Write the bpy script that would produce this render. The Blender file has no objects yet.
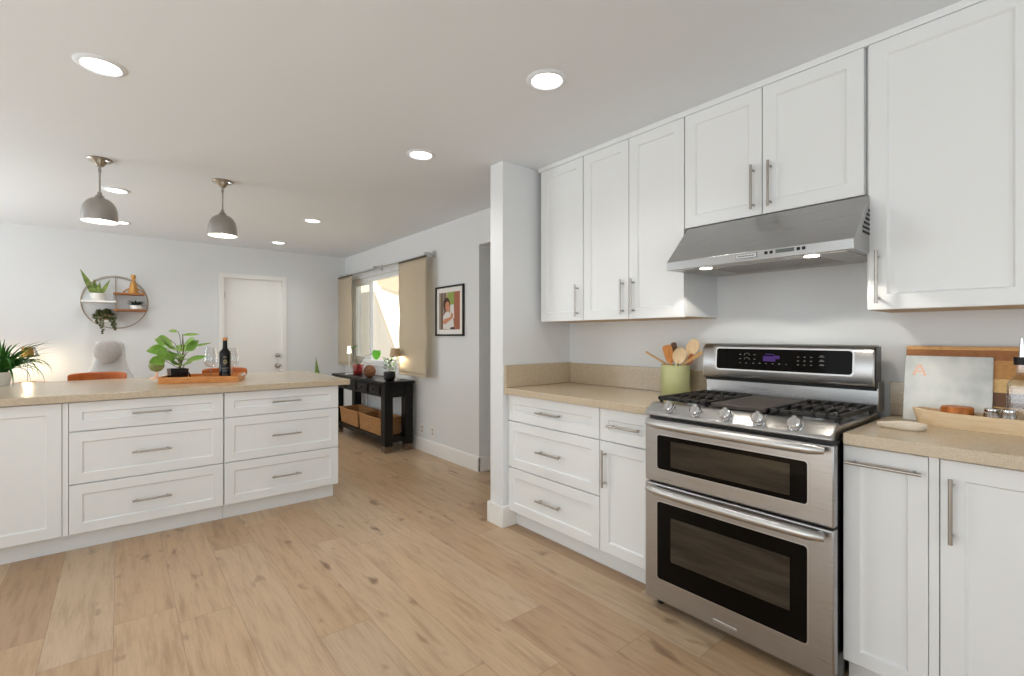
import bpy, bmesh, math, random
from mathutils import Vector, Matrix
random.seed(7)
PI = math.pi
SC = bpy.context.scene
COL = SC.collection

# ------------------------------------------------------------------ camera, world, added fill lamps, sun, exposure
cam = bpy.data.cameras.new('camera'); cam_o = bpy.data.objects.new('camera', cam); COL.objects.link(cam_o)
cam_o.location = (0, 0, 1.25); cam_o.rotation_euler = (PI/2, 0, -math.radians(39.4))
cam.sensor_width = 36; cam.lens = 479/1024*36; cam.shift_y = -1.5/1024; cam.clip_start = .02
SC.camera = cam_o
SC.view_settings.view_transform = 'Standard'; SC.view_settings.look = 'None'
SC.view_settings.gamma = 1; SC.view_settings.use_curve_mapping = False
SC.view_settings.exposure = -0.08
w = bpy.data.worlds.new('sky'); SC.world = w; w.use_nodes = True
w.node_tree.nodes['Background'].inputs[0].default_value = (.93, .96, 1, 1)
w.node_tree.nodes['Background'].inputs[1].default_value = 1.6
SC.cycles.use_denoising = True
SC.cycles.max_bounces = 10; SC.cycles.diffuse_bounces = 6
SC.cycles.caustics_reflective = False; SC.cycles.caustics_refractive = False

def area(name, loc, d, sx, sy, power, col=(1, 1, 1), spread=PI):
    l = bpy.data.lights.new(name, 'AREA'); l.shape = 'RECTANGLE'; l.size = sx; l.size_y = sy
    l.energy = power; l.color = col; l.spread = spread
    o = bpy.data.objects.new(name, l); COL.objects.link(o); o.location = loc
    o.rotation_euler = Vector(d).to_track_quat('-Z', 'Z').to_euler()
    return o
# added fill lamps at unseen left and rear windows, tilted to brighten the ceiling
area('fill_rear', (-.3, -2.42, 1.35), (0, 1, .9), 3.6, 2.0, 27, (.86, .935, 1))
area('fill_left', (-2.70, 1.0, 1.35), (1, 0, .8), 3.0, 2.0, 40, (.86, .935, 1))
area('fill_left_dining', (-2.70, 5.4, 1.35), (1, -.75, 1.15), 2.2, 2.0, 66, (.86, .935, 1))
sun = bpy.data.lights.new('sun', 'SUN'); sun.energy = 8.5; sun.angle = math.radians(1); sun.color = (1, .95, .86)
sun_o = bpy.data.objects.new('sun', sun); COL.objects.link(sun_o); sun_o.rotation_euler = Vector((.8, .04, -.9)).to_track_quat('-Z', 'Z').to_euler()

# ------------------------------------------------------------------ materials
def L(c):
    f = lambda v: ((v/255+.055)/1.055)**2.4 if v/255 > .04045 else v/255/12.92
    return (f(c[0]), f(c[1]), f(c[2]), 1)
MATS = {}
class NT:
    def __init__(s, name):
        s.m = bpy.data.materials.new(name); s.m.use_nodes = True; s.t = s.m.node_tree
        s.p = s.t.nodes['Principled BSDF']; s.out = s.t.nodes['Material Output']
    def n(s, typ, ins=None, **kw):
        nd = s.t.nodes.new(typ)
        for k, v in kw.items(): setattr(nd, k, v)
        for k, v in (ins or {}).items(): s.set(nd, k, v)
        return nd
    def set(s, nd, k, v):
        i = nd.inputs[k]
        if isinstance(v, bpy.types.NodeSocket): s.t.links.new(v, i)
        else: i.default_value = v
    def math(s, op, a, b=0.0, c=None):
        nd = s.n('ShaderNodeMath', {0: a, 1: b}, operation=op)
        if c is not None: s.set(nd, 2, c)
        return nd.outputs[0]
    def ramp(s, fac, stops):
        nd = s.n('ShaderNodeValToRGB', {0: fac}); e = nd.color_ramp.elements
        while len(e) < len(stops): e.new(.5)
        for i, (p, c) in enumerate(stops): e[i].position = p; e[i].color = c
        return nd.outputs[0]
    def mix(s, fac, a, b, typ='MIX'):
        nd = s.n('ShaderNodeMix', data_type='RGBA', blend_type=typ)
        s.set(nd, 0, fac); s.set(nd, 6, a); s.set(nd, 7, b); return nd.outputs[2]
    def co(s, scale=(1, 1, 1), which='Object'):
        tc = s.n('ShaderNodeTexCoord'); mp = s.n('ShaderNodeMapping', {'Vector': tc.outputs[which], 'Scale': scale}); return mp.outputs[0]
    def noise(s, vec, scale, detail=3, rough=.5):
        return s.n('ShaderNodeTexNoise', {'Vector': vec, 'Scale': scale, 'Detail': detail, 'Roughness': rough}).outputs[0]
    def bump(s, h, strength=.1, dist=.01):
        s.set(s.p, 'Normal', s.n('ShaderNodeBump', {'Height': h, 'Strength': strength, 'Distance': dist}).outputs[0])
def mat(name, col, rough=.5, metal=0, spec=.5, noise=None, nscale=8, bump=0, bscale=200, stretch=(1, 1, 1), trans=0, ior=1.45, emit=None, estr=0, coat=0, sheen=0, alpha=1, sub=0):
    """plain procedural surface: optional second colour mixed by noise, optional fine bump"""
    if name in MATS: return MATS[name]
    q = NT(name); p = q.p
    p.inputs['Roughness'].default_value = rough; p.inputs['Metallic'].default_value = metal
    p.inputs['Specular IOR Level'].default_value = spec; p.inputs['IOR'].default_value = ior
    p.inputs['Transmission Weight'].default_value = trans; p.inputs['Coat Weight'].default_value = coat
    p.inputs['Sheen Weight'].default_value = sheen; p.inputs['Alpha'].default_value = alpha
    p.inputs['Base Color'].default_value = L(col)
    if noise:
        f = q.noise(q.co(stretch), nscale, 4, .6)
        q.set(p, 'Base Color', q.ramp(f, [(.35, L(col)), (.65, L(noise))]))
    if bump: q.bump(q.noise(q.co(stretch), bscale, 2), bump, .004)
    if emit:
        p.inputs['Emission Color'].default_value = L(emit); p.inputs['Emission Strength'].default_value = estr
    MATS[name] = q.m; return q.m

M_wall = mat('wall_paint', (226, 228, 229), .75, bump=.05, bscale=90)
M_ceil = mat('ceiling_paint', (228, 233, 238), .85, bump=.06, bscale=70)
M_trim = mat('white_trim_paint', (238, 237, 234), .4)
M_cab = mat('white_cabinet_paint', (232, 234, 234), .38)
M_cabin = mat('cabinet_underside_maple', (205, 178, 140), .55, noise=(190, 160, 120), nscale=6, stretch=(1, 12, 1))
M_black = mat('black_gap', (14, 13, 13), .6)
M_nickel = mat('brushed_nickel', (176, 170, 163), .32, 1)
M_chrome = mat('polished_chrome', (225, 225, 225), .12, 1)
M_dark_nickel = mat('pendant_nickel', (172, 168, 163), .3, 1)
M_lining = mat('white_enamel_lining', (245, 244, 240), .5)
M_bulb = mat('glowing_bulb', (255, 250, 240), .5, emit=(255, 246, 230), estr=14)
M_lens = mat('downlight_lens', (255, 252, 246), .5, emit=(255, 251, 246), estr=6)
M_hoodlens = mat('hood_lamp_lens', (255, 248, 236), .5, emit=(255, 238, 208), estr=12)
M_glass = mat('clear_glass', (255, 255, 255), .02, trans=1, ior=1.45)
M_blackglass = mat('black_oven_glass', (8, 6, 5), .06, spec=.14)
M_ovenwin = mat('tinted_oven_window', (66, 60, 50), .08, spec=.35, noise=(46, 40, 33), nscale=3, stretch=(1, 1, 9))
M_iron = mat('cast_iron', (34, 31, 29), .55, bump=.1, bscale=300)
M_enamel = mat('black_enamel', (22, 20, 19), .25)
M_griddle = mat('griddle_plate', (72, 62, 54), .45, noise=(58, 50, 44), nscale=20)
M_leather = mat('tan_leather', (196, 108, 50), .45, noise=(178, 92, 40), nscale=14, bump=.12, bscale=160)
M_grey = mat('light_grey_upholstery', (204, 203, 202), .9, noise=(194, 192, 190), nscale=60, bump=.25, bscale=260, sheen=.3)
M_pillow = mat('grey_pillow_fabric', (172, 167, 163), .95, noise=(182, 177, 174), nscale=40, bump=.3, bscale=240, sheen=.4)
M_walnut = mat('warm_wood', (170, 112, 62), .5, noise=(142, 88, 44), nscale=5, stretch=(1, 8, 8))
M_acacia = mat('acacia_wood', (214, 142, 72), .4, noise=(170, 98, 44), nscale=6, stretch=(3, 3, 14))
M_tray = mat('honey_wood_tray', (226, 160, 92), .45, noise=(200, 128, 66), nscale=6, stretch=(2, 14, 14))
M_pale = mat('pale_raw_wood', (238, 214, 178), .6, noise=(228, 200, 162), nscale=5, stretch=(2, 14, 14))
M_spoon_pale = mat('pale_beech', (232, 206, 168), .55, noise=(222, 192, 150), nscale=8, stretch=(6, 6, 1))
M_spoon_mid = mat('cherry_wood', (236, 164, 92), .5, noise=(222, 146, 76), nscale=8, stretch=(6, 6, 1))
M_spoon_dark = mat('dark_olive_wood', (122, 96, 74), .5, noise=(104, 80, 60), nscale=8, stretch=(6, 6, 1))
M_spoon_tan = mat('tan_wood', (216, 174, 122), .5, noise=(204, 158, 104), nscale=8, stretch=(6, 6, 1))
M_crock = mat('sage_green_glaze', (172, 174, 124), .35, noise=(180, 181, 134), nscale=5)
M_blackwood = mat('black_painted_wood', (13, 12, 12), .42, spec=.3, noise=(18, 16, 15), nscale=6, stretch=(8, 1, 8))
M_wornfoot = mat('worn_wood_foot', (150, 122, 92), .65, noise=(74, 60, 48), nscale=14)
M_brass = mat('aged_brass', (184, 140, 76), .35, 1)
M_gold = mat('gold_ornament_metal', (196, 146, 82), .4, .7)
M_copper = mat('copper_inlay', (236, 190, 164), .36, .7)
M_whitepot = mat('white_ceramic', (236, 233, 228), .35)
M_blackpot = mat('black_ceramic', (18, 17, 18), .25)
M_soil = mat('potting_soil', (58, 44, 34), .95, bump=.5, bscale=90)
M_leaf = mat('green_leaf', (118, 166, 58), .36, noise=(158, 194, 98), nscale=16)
M_leaf_d = mat('dark_green_leaf', (44, 92, 34), .6, spec=.25, noise=(66, 120, 48), nscale=20)
M_leaf_b = mat('bright_green_leaf', (112, 196, 58), .4, noise=(92, 178, 46), nscale=10)
M_leaf_s = mat('olive_trailing_leaf', (66, 74, 40), .6, noise=(94, 100, 58), nscale=40)
M_snake = mat('snake_plant_leaf', (70, 104, 46), .42, noise=(150, 168, 84), nscale=9, stretch=(1, 1, 2))
M_stem = mat('plant_stem', (112, 110, 62), .6)
M_succ = mat('dark_succulent', (44, 58, 52), .5)
M_bottle = mat('dark_bottle_glass', (7, 6, 6), .12, spec=.35)
M_capsule = mat('orange_foil_capsule', (214, 150, 92), .4)
M_labelgold = mat('label_print_gold', (176, 154, 112), .5)
M_labelwhite = mat('label_print_white', (150, 146, 140), .6)
M_soapglass = mat('bottle_glass', (236, 240, 240), .04, trans=1, ior=1.4)
M_rubber = mat('black_rubber', (16, 16, 17), .5)
M_spice = mat('pink_salt', (214, 160, 130), .8, noise=(230, 190, 165), nscale=90)
M_marble_rest = mat('cream_ceramic', (228, 216, 198), .4, noise=(236, 226, 210), nscale=8)
M_shadetan = mat('tan_metal_shade', (178, 150, 116), .45, .3)
M_shadewhite = mat('white_glass_shade', (250, 246, 238), .5, emit=(255, 236, 205), estr=2.2)
M_redglass = mat('red_tinted_glass', (222, 150, 150), .06, trans=.85, ior=1.3)
M_coco = mat('brown_husk', (134, 92, 66), .85, noise=(96, 64, 46), nscale=30, bump=.5, bscale=60)
M_vinyl = mat('white_vinyl_frame', (236, 238, 238), .4)
M_aluminium = mat('satin_aluminium', (198, 198, 198), .35, 1)
M_mat_card = mat('white_picture_mat', (240, 237, 232), .8)
M_frame = mat('black_picture_frame', (24, 22, 22), .4)
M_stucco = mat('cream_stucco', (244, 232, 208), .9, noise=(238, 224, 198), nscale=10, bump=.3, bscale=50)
M_painted_shadow = mat('painted_shadow_grey', (150, 144, 135), .9, noise=(142, 136, 128), nscale=10, bump=.3, bscale=50)  # grey colour stands in for shadow on the cream stucco
M_soffit = mat('tan_soffit', (176, 156, 132), .85)
M_concrete = mat('patio_concrete', (190, 184, 174), .9, noise=(176, 170, 160), nscale=6)
M_plate = mat('white_outlet_plate', (236, 234, 230), .4)
M_slot = mat('outlet_slot', (188, 185, 180), .6)
M_screen = mat('violet_display', (30, 16, 40), .2, emit=(112, 58, 190), estr=.22)
M_legend = mat('grey_key_print', (120, 120, 118), .6)

def stainless():
    q = NT('brushed_stainless'); p = q.p
    p.inputs['Metallic'].default_value = 1
    v = q.co((3, 3, 260)); f = q.noise(v, 2.0, 3)
    q.set(p, 'Base Color', q.ramp(f, [(.3, L((172, 171, 170))), (.7, L((182, 181, 180)))]))
    q.set(p, 'Roughness', q.math('MULTIPLY_ADD', f, .1, .24)); q.bump(f, .012, .001)
    return q.m
M_steel = stainless()
def steel_plain(name, c, r):
    return mat(name, c, r, 1)
M_steel_light = steel_plain('polished_steel_handle', (198, 197, 195), .36)

def quartz():
    q = NT('speckled_beige_quartz'); v = q.co()
    a = q.noise(v, 300, 2, .7); b = q.noise(v, 60, 3)
    c = q.ramp(a, [(.36, L((177, 160, 136))), (.5, L((195, 178, 152))), (.66, L((208, 193, 168)))])
    c = q.mix(.25, c, q.ramp(b, [(.4, L((180, 163, 138))), (.6, L((205, 188, 162)))]))
    q.set(q.p, 'Base Color', c); q.p.inputs['Roughness'].default_value = .22; q.p.inputs['Specular IOR Level'].default_value = .6; return q.m
M_quartz = quartz()

def planks():
    q = NT('oak_plank_floor'); tc = q.n('ShaderNodeTexCoord'); s = q.n('ShaderNodeSeparateXYZ', {0: tc.outputs['Object']})
    x, y = s.outputs[0], s.outputs[1]
    xs = q.math('DIVIDE', q.math('ADD', x, .016), .22)
    row = q.math('FLOOR', xs); fx = q.math('FRACT', xs)
    wr = q.n('ShaderNodeTexWhiteNoise', {'W': row}, noise_dimensions='1D').outputs[0]
    ys = q.math('DIVIDE', q.math('MULTIPLY_ADD', wr, 3.1, y), 1.5)
    idx = q.math('FLOOR', ys); fy = q.math('FRACT', ys)
    cv = q.n('ShaderNodeCombineXYZ', {0: row, 1: idx})
    rn = q.n('ShaderNodeTexWhiteNoise', {'Vector': cv.outputs[0]}, noise_dimensions='2D').outputs[0]
    tone = q.ramp(rn, [(0, L((178, 147, 115))), (.35, L((194, 163, 129))), (.7, L((204, 175, 142))), (1, L((196, 172, 144)))])
    gv = q.n('ShaderNodeCombineXYZ', {0: q.math('MULTIPLY', x, 9), 1: q.math('MULTIPLY', y, .9), 2: q.math('MULTIPLY', rn, 37)}).outputs[0]
    g1 = q.noise(gv, 3.2, 6, .62)
    tone = q.mix(.55, tone, q.ramp(g1, [(.28, L((176, 158, 138))), (.5, L((240, 237, 232))), (.7, L((255, 255, 255)))]), 'MULTIPLY')
    gf = q.n('ShaderNodeCombineXYZ', {0: q.math('MULTIPLY', x, 95), 1: q.math('MULTIPLY', y, 4), 2: q.math('MULTIPLY', rn, 11)}).outputs[0]
    g2 = q.noise(gf, 2.4, 3)
    tone = q.mix(.22, tone, q.ramp(g2, [(.35, L((200, 188, 174))), (.6, L((255, 255, 255)))]), 'MULTIPLY')
    kv = q.n('ShaderNodeCombineXYZ', {0: q.math('MULTIPLY', x, 7), 1: q.math('MULTIPLY', y, 2.6), 2: q.math('MULTIPLY', rn, 53)}).outputs[0]
    k = q.noise(kv, 1.5, 2.5, .5)
    tone = q.mix(q.ramp(k, [(.645, (0, 0, 0, 1)), (.75, (.85, .85, .85, 1))]), tone, L((112, 82, 56)))
    e1 = q.math('LESS_THAN', q.math('MINIMUM', fx, q.math('SUBTRACT', 1, fx)), .006)
    e2 = q.math('LESS_THAN', q.math('MINIMUM', fy, q.math('SUBTRACT', 1, fy)), .0011)
    e = q.math('MAXIMUM', e1, e2)
    tone = q.mix(q.math('MULTIPLY', e, .45), tone, L((116, 90, 66)))
    q.set(q.p, 'Base Color', tone)
    q.set(q.p, 'Roughness', q.math('MULTIPLY_ADD', g2, .16, .27))
    q.bump(q.math('SUBTRACT', q.math('MULTIPLY', g2, .3), e), .15, .002)
    return q.m
M_floor = planks()

def weave():
    q = NT('woven_seagrass'); v = q.co((1, 1, 1))
    s = q.n('ShaderNodeSeparateXYZ', {0: v})
    h = q.math('ADD', s.outputs[0], s.outputs[1])
    cv = q.n('ShaderNodeCombineXYZ', {0: h, 1: s.outputs[2]}).outputs[0]
    br = q.n('ShaderNodeTexBrick', {'Vector': cv, 'Color1': L((196, 146, 92)), 'Color2': L((172, 120, 70)), 'Mortar': L((96, 62, 34)), 'Scale': 1.0, 'Mortar Size': .0035, 'Mortar Smooth': .6, 'Brick Width': .05, 'Row Height': .018})
    n = q.noise(v, 60, 3)
    q.set(q.p, 'Base Color', q.mix(.35, br.outputs[0], q.ramp(n, [(.3, L((150, 100, 56))), (.7, L((214, 168, 112)))])))
    q.p.inputs['Roughness'].default_value = .85
    q.bump(q.math('SUBTRACT', 1, br.outputs[1]), .6, .006); return q.m
M_weave = weave()

def stripes():
    q = NT('striped_butcher_block'); v = q.co(); s = q.n('ShaderNodeSeparateXYZ', {0: v})
    zz = q.math('DIVIDE', s.outputs[2], .3)
    c = q.n('ShaderNodeValToRGB', {0: zz}); r = c.color_ramp; r.interpolation = 'CONSTANT'
    st = [(0, (190, 128, 66)), (.16, (232, 190, 122)), (.26, (122, 78, 40)), (.43, (240, 200, 132)), (.60, (204, 146, 78)), (.83, (166, 106, 52)), (.955, (222, 172, 108))]
    while len(r.elements) < len(st): r.elements.new(.5)
    for i, (p, cc) in enumerate(st): r.elements[i].position = p; r.elements[i].color = L(cc)
    g = q.noise(q.co((30, 3, 60)), 2, 3)
    q.set(q.p, 'Base Color', q.mix(.5, c.outputs[0], q.ramp(g, [(.3, L((205, 185, 165))), (.6, (1, 1, 1, 1))]), 'MULTIPLY'))
    q.p.inputs['Roughness'].default_value = .45; return q.m
M_stripes = stripes()

def marble():
    q = NT('white_marble'); v = q.co(); n = q.noise(v, 6, 5, .55)
    c = q.ramp(n, [(.38, L((206, 210, 206))), (.5, L((226, 228, 224))), (.62, L((236, 236, 231)))])
    q.set(q.p, 'Base Color', c); q.p.inputs['Roughness'].default_value = .3; return q.m
M_marble = marble()

def linen():
    q = NT('beige_linen_panel'); v = q.co((1, 1, 1))
    n = q.noise(q.co((1, 300, 40)), 1, 3); n2 = q.noise(q.co((1, 30, 400)), 1, 3)
    f = q.math('MULTIPLY_ADD', n, .5, q.math('MULTIPLY', n2, .5))
    c = q.ramp(f, [(.4, L((204, 191, 168))), (.6, L((222, 210, 188)))])
    q.set(q.p, 'Base Color', c); q.p.inputs['Roughness'].default_value = .9
    tr = q.n('ShaderNodeBsdfTranslucent', {0: c}); ms = q.n('ShaderNodeMixShader', {0: .3})
    q.t.links.new(q.p.outputs[0], ms.inputs[1]); q.t.links.new(tr.outputs[0], ms.inputs[2]); q.t.links.new(ms.outputs[0], q.out.inputs[0])
    q.bump(f, .2, .002); return q.m
M_linen = linen()

def pane():
    q = NT('window_glass'); tr = q.n('ShaderNodeBsdfTransparent', {0: (.97, .985, .98, 1)}); gl = q.n('ShaderNodeBsdfGlossy', {'Roughness': .02})
    fr = q.n('ShaderNodeLayerWeight', {0: .5}); ms = q.n('ShaderNodeMixShader', {0: q.math('MULTIPLY_ADD', q.math('POWER', fr.outputs[1], 4.0), .35, .02)})
    q.t.links.new(tr.outputs[0], ms.inputs[1]); q.t.links.new(gl.outputs[0], ms.inputs[2]); q.t.links.new(ms.outputs[0], q.out.inputs[0]); return q.m
M_pane = pane()

def thin_glass(name, tint, body=.10):
    q = NT(name); tr = q.n('ShaderNodeBsdfTransparent', {0: L(tint)}); gl = q.n('ShaderNodeBsdfGlossy', {'Roughness': .03})
    fr = q.n('ShaderNodeLayerWeight', {0: .35}); ms = q.n('ShaderNodeMixShader', {0: q.math('MULTIPLY_ADD', fr.outputs[1], .6, body)})
    q.t.links.new(tr.outputs[0], ms.inputs[1]); q.t.links.new(gl.outputs[0], ms.inputs[2]); q.t.links.new(ms.outputs[0], q.out.inputs[0]); return q.m
M_wine = thin_glass('thin_clear_glass', (248, 248, 248))
M_pink = thin_glass('pink_glass', (236, 176, 178), .14)
M_screenmesh = mat('insect_screen', (200, 196, 186), .8, alpha=.25)

# ------------------------------------------------------------------ mesh helpers
class B:
    def __init__(s): s.bm = bmesh.new(); s.mi = 0
    def face(s, vs):
        try: f = s.bm.faces.new(vs); f.material_index = s.mi; return f
        except ValueError: return None
    def v(s, *p): return s.bm.verts.new(p)
    def box(s, x0, x1, y0, y1, z0, z1):
        a = [s.v(x, y, z) for z in (z0, z1) for x, y in ((x0, y0), (x1, y0), (x1, y1), (x0, y1))]
        for q in ((3, 2, 1, 0), (4, 5, 6, 7), (0, 1, 5, 4), (1, 2, 6, 5), (2, 3, 7, 6), (3, 0, 4, 7)): s.face([a[i] for i in q])
        return s
    def prism(s, poly, axis, a, b):
        def P(p, t): return {'x': (t, p[0], p[1]), 'y': (p[0], t, p[1]), 'z': (p[0], p[1], t)}[axis]
        A = [s.v(*P(p, a)) for p in poly]; C = [s.v(*P(p, b)) for p in poly]; n = len(poly)
        s.face(A[::-1]); s.face(C)
        for i in range(n): s.face([A[i], A[(i+1) % n], C[(i+1) % n], C[i]])
        return s
    def tube(s, pts, r, n=10, caps=True):
        pts = [Vector(p) for p in pts]; rs = r if isinstance(r, (list, tuple)) else [r]*len(pts); rings = []
        t0 = (pts[1]-pts[0]).normalized(); up = Vector((0, 0, 1)) if abs(t0.z) < .9 else Vector((1, 0, 0)); nrm = t0.cross(up).normalized()
        for i, p in enumerate(pts):
            t = ((pts[i+1]-p).normalized() if i < len(pts)-1 else Vector()) + ((p-pts[i-1]).normalized() if i else Vector())
            t.normalize(); nrm = (nrm-t*nrm.dot(t)).normalized(); bi = t.cross(nrm)
            rings.append([s.bm.verts.new(p+(nrm*math.cos(k*2*PI/n)+bi*math.sin(k*2*PI/n))*rs[i]) for k in range(n)])
        for a, b in zip(rings, rings[1:]):
            for k in range(n): s.face([a[k], a[(k+1) % n], b[(k+1) % n], b[k]])
        if caps: s.face(rings[0][::-1]); s.face(rings[-1])
        return s
    def lathe(s, prof, n=24, c=(0, 0, 0), sx=1, sy=1):
        rings = []
        for r, z in prof:
            if r <= 1e-6: rings.append([s.v(c[0], c[1], c[2]+z)])
            else: rings.append([s.v(c[0]+r*sx*math.cos(k*2*PI/n), c[1]+r*sy*math.sin(k*2*PI/n), c[2]+z) for k in range(n)])
        for a, b in zip(rings, rings[1:]):
            for k in range(n):
                i, j = k, (k+1) % n
                if len(a) == 1 and len(b) == 1: continue
                if len(a) == 1: s.face([a[0], b[j], b[i]])
                elif len(b) == 1: s.face([a[i], a[j], b[0]])
                else: s.face([a[i], a[j], b[j], b[i]])
        return s
    def ball(s, c, rx, ry, rz, n=20, m=12):
        return s.lathe([(0, -1)] + [(math.sin(i*PI/m), -math.cos(i*PI/m)) for i in range(1, m)] + [(0, 1)], n) if False else s._ball(c, rx, ry, rz, n, m)
    def _ball(s, c, rx, ry, rz, n, m):
        rings = []
        for i in range(m+1):
            a = i*PI/m
            if i in (0, m): rings.append([s.v(c[0], c[1], c[2]-rz*math.cos(a))])
            else: rings.append([s.v(c[0]+rx*math.sin(a)*math.cos(k*2*PI/n), c[1]+ry*math.sin(a)*math.sin(k*2*PI/n), c[2]-rz*math.cos(a)) for k in range(n)])
        for a, b in zip(rings, rings[1:]):
            for k in range(n):
                i, j = k, (k+1) % n
                if len(a) == 1: s.face([a[0], b[j], b[i]])
                elif len(b) == 1: s.face([a[i], a[j], b[0]])
                else: s.face([a[i], a[j], b[j], b[i]])
        return s
    def shaker(s, x0, x1, z0, z1, rail=.057, rec=.009, t=.02):
        """framed cabinet front in the plane y=0, thickness towards +y, recessed centre panel"""
        def ring(i, y): return [s.v(x0+i, y, z0+i), s.v(x1-i, y, z0+i), s.v(x1-i, y, z1-i), s.v(x0+i, y, z1-i)]
        bk = ring(0, t); e = ring(0, .002); o = ring(.002, 0); a = ring(rail, 0); c = ring(rail+.006, rec)
        for p, q in ((bk, e), (e, o), (o, a), (a, c)):
            for k in range(4): s.face([p[k], p[(k+1) % 4], q[(k+1) % 4], q[k]])
        s.face(c); s.face(bk[::-1]); return s
    def rrect(s, x0, x1, z0, z1, r, y0, y1, n=6):
        pts = []
        for cx, cz, a0 in ((x1-r, z1-r, 0), (x0+r, z1-r, 90), (x0+r, z0+r, 180), (x1-r, z0+r, 270)):
            for k in range(n+1):
                a = math.radians(a0+90*k/n); pts.append((cx+r*math.cos(a), cz+r*math.sin(a)))
        return s.prism(pts, 'y', y0, y1)
    def pull(s, c, length, axis, r=.0058, off=.032, inset=.022):
        """bar pull: a rod standing off the y=0 plane on two posts"""
        x, z = c; h = length/2; y = -off
        if axis == 'x':
            s.tube([(x-h, y, z), (x+h, y, z)], r)
            for d in (-1, 1): s.tube([(x+d*(h-inset), .001, z), (x+d*(h-inset), y, z)], r*.85, 8)
        else:
            s.tube([(x, y, z-h), (x, y, z+h)], r)
            for d in (-1, 1): s.tube([(x, .001, z+d*(h-inset)), (x, y, z+d*(h-inset))], r*.85, 8)
        return s
    def leaf(s, base, d, up, length, width, droop=.3, n=7, fold=.15, shape=0):
        """one leaf blade: spine bends by droop; shape 0 = oval, 1 = strap, 2 = heart"""
        d = Vector(d).normalized(); up = Vector(up); up = (up-d*up.dot(d)).normalized(); side = d.cross(up)
        p = Vector(base); rows = []
        for i in range(n+1):
            t = i/n
            if shape == 0: wd = width*math.sin(PI*min(1, t**.8*.96+.03))
            elif shape == 1: wd = width*(1-t**2.2)*(.55+.9*t*(1-t)+.3)
            else: wd = width*(1.0*math.sqrt(max(0, t*1.0+.12))*(1-t)**.75*1.9)
            wd = max(wd, width*.03)
            f = up*fold*wd
            rows.append([s.bm.verts.new(p-side*wd/2+f), s.bm.verts.new(p), s.bm.verts.new(p+side*wd/2+f)])
            ang = droop/n*(1+t)
            q = Matrix.Rotation(ang, 3, side); d = q @ d; up = q @ up
            p = p+d*length/n
        for a, b in zip(rows, rows[1:]):
            s.face([a[0], a[1], b[1], b[0]]); s.face([a[1], a[2], b[2], b[1]])
        return s
    def build(s, name, m, parent=None, loc=(0, 0, 0), rot=(0, 0, 0), bevel=0, smooth=True, ang=40, label=None, seg=2, thick=0, sub=0):
        me = bpy.data.meshes.new(name); bmesh.ops.recalc_face_normals(s.bm, faces=s.bm.faces); s.bm.to_mesh(me); s.bm.free()
        for k in (m if isinstance(m, (list, tuple)) else [m]): me.materials.append(k)
        if smooth:
            for p in me.polygons: p.use_smooth = True
            me.set_sharp_from_angle(angle=math.radians(ang))
        o = bpy.data.objects.new(name, me); COL.objects.link(o); o.location = loc; o.rotation_euler = rot
        if parent: o.parent = parent
        if thick: md = o.modifiers.new('thickness', 'SOLIDIFY'); md.thickness = thick; md.offset = 0
        if bevel: md = o.modifiers.new('bevel', 'BEVEL'); md.width = bevel; md.segments = seg; md.limit_method = 'ANGLE'; md.angle_limit = math.radians(40)
        if sub: md = o.modifiers.new('smooth', 'SUBSURF'); md.levels = sub; md.render_levels = sub
        if label: o['label'] = label
        return o
def tag(o, label, cat, group=None):
    o['label'] = label; o['category'] = cat
    if group: o['group'] = group
    return o
def thing(name, label, cat, loc=(0, 0, 0), rz=0, group=None, tilt=None):
    o = bpy.data.objects.new(name, None); COL.objects.link(o); o.location = loc
    o.rotation_euler = (tilt[0], tilt[1], rz) if tilt else (0, 0, rz); o.empty_display_size = .1
    return tag(o, label, cat, group)
def structure(o): o['kind'] = 'structure'; return o
def S(b, name, m, **k): return structure(b.build(name, m, **k))

# ------------------------------------------------------------------ the setting
HC = 2.405; XW = 2.575; YB = 7.0; XL = -2.8; YR = -2.5
S(B().box(XL-.1, 3.8, YR-.1, YB+.15, -.05, 0), 'floor', M_floor, smooth=False)
b = B(); b.box(XL-.15, XW+.15, YR-.15, YB+.15, HC, HC+.12); b.box(XW+.15, 3.8, 2.3, 4.0, HC, HC+.12); S(b, 'ceiling', M_ceil, smooth=False)
DX0, DX1, DZ = 1.03, 1.715, 2.0          # the white door in the back wall
b = B(); b.box(XL-.12, DX0, YB, YB+.12, 0, HC); b.box(DX1, XW+.15, YB, YB+.12, 0, HC); b.box(DX0, DX1, YB, YB+.12, DZ, HC)
S(b, 'wall_back', M_wall, smooth=False)
WY0, WY1, WZ0, WZ1 = 4.62, 6.78, .89, 2.045   # window opening in the right wall
b = B(); b.box(XW, XW+.15, 3.615, WY0, 0, HC); b.box(XW, XW+.15, WY1, YB, 0, HC); b.box(XW, XW+.15, WY0, WY1, 0, WZ0); b.box(XW, XW+.15, WY0, WY1, WZ1, HC)
b.box(XW, XW+.15, 2.6, 3.615, 2.1, HC)
b.box(XW, XW+.15, YR, 2.6, 0, HC)
S(b, 'wall_right', M_wall, smooth=False)
S(B().box(1.945, XW, 2.463, 2.6, 0, HC), 'wall_stub', M_wall, smooth=False, bevel=.004)
b = B(); b.box(3.7, 3.8, 2.3, 4.0, 0, HC); b.box(XW+.15, 3.7, 3.75, 3.85, 0, HC); b.box(XW+.15, 3.7, 2.3, 2.45, 0, HC)
S(b, 'wall_hallway', M_wall, smooth=False)
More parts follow.
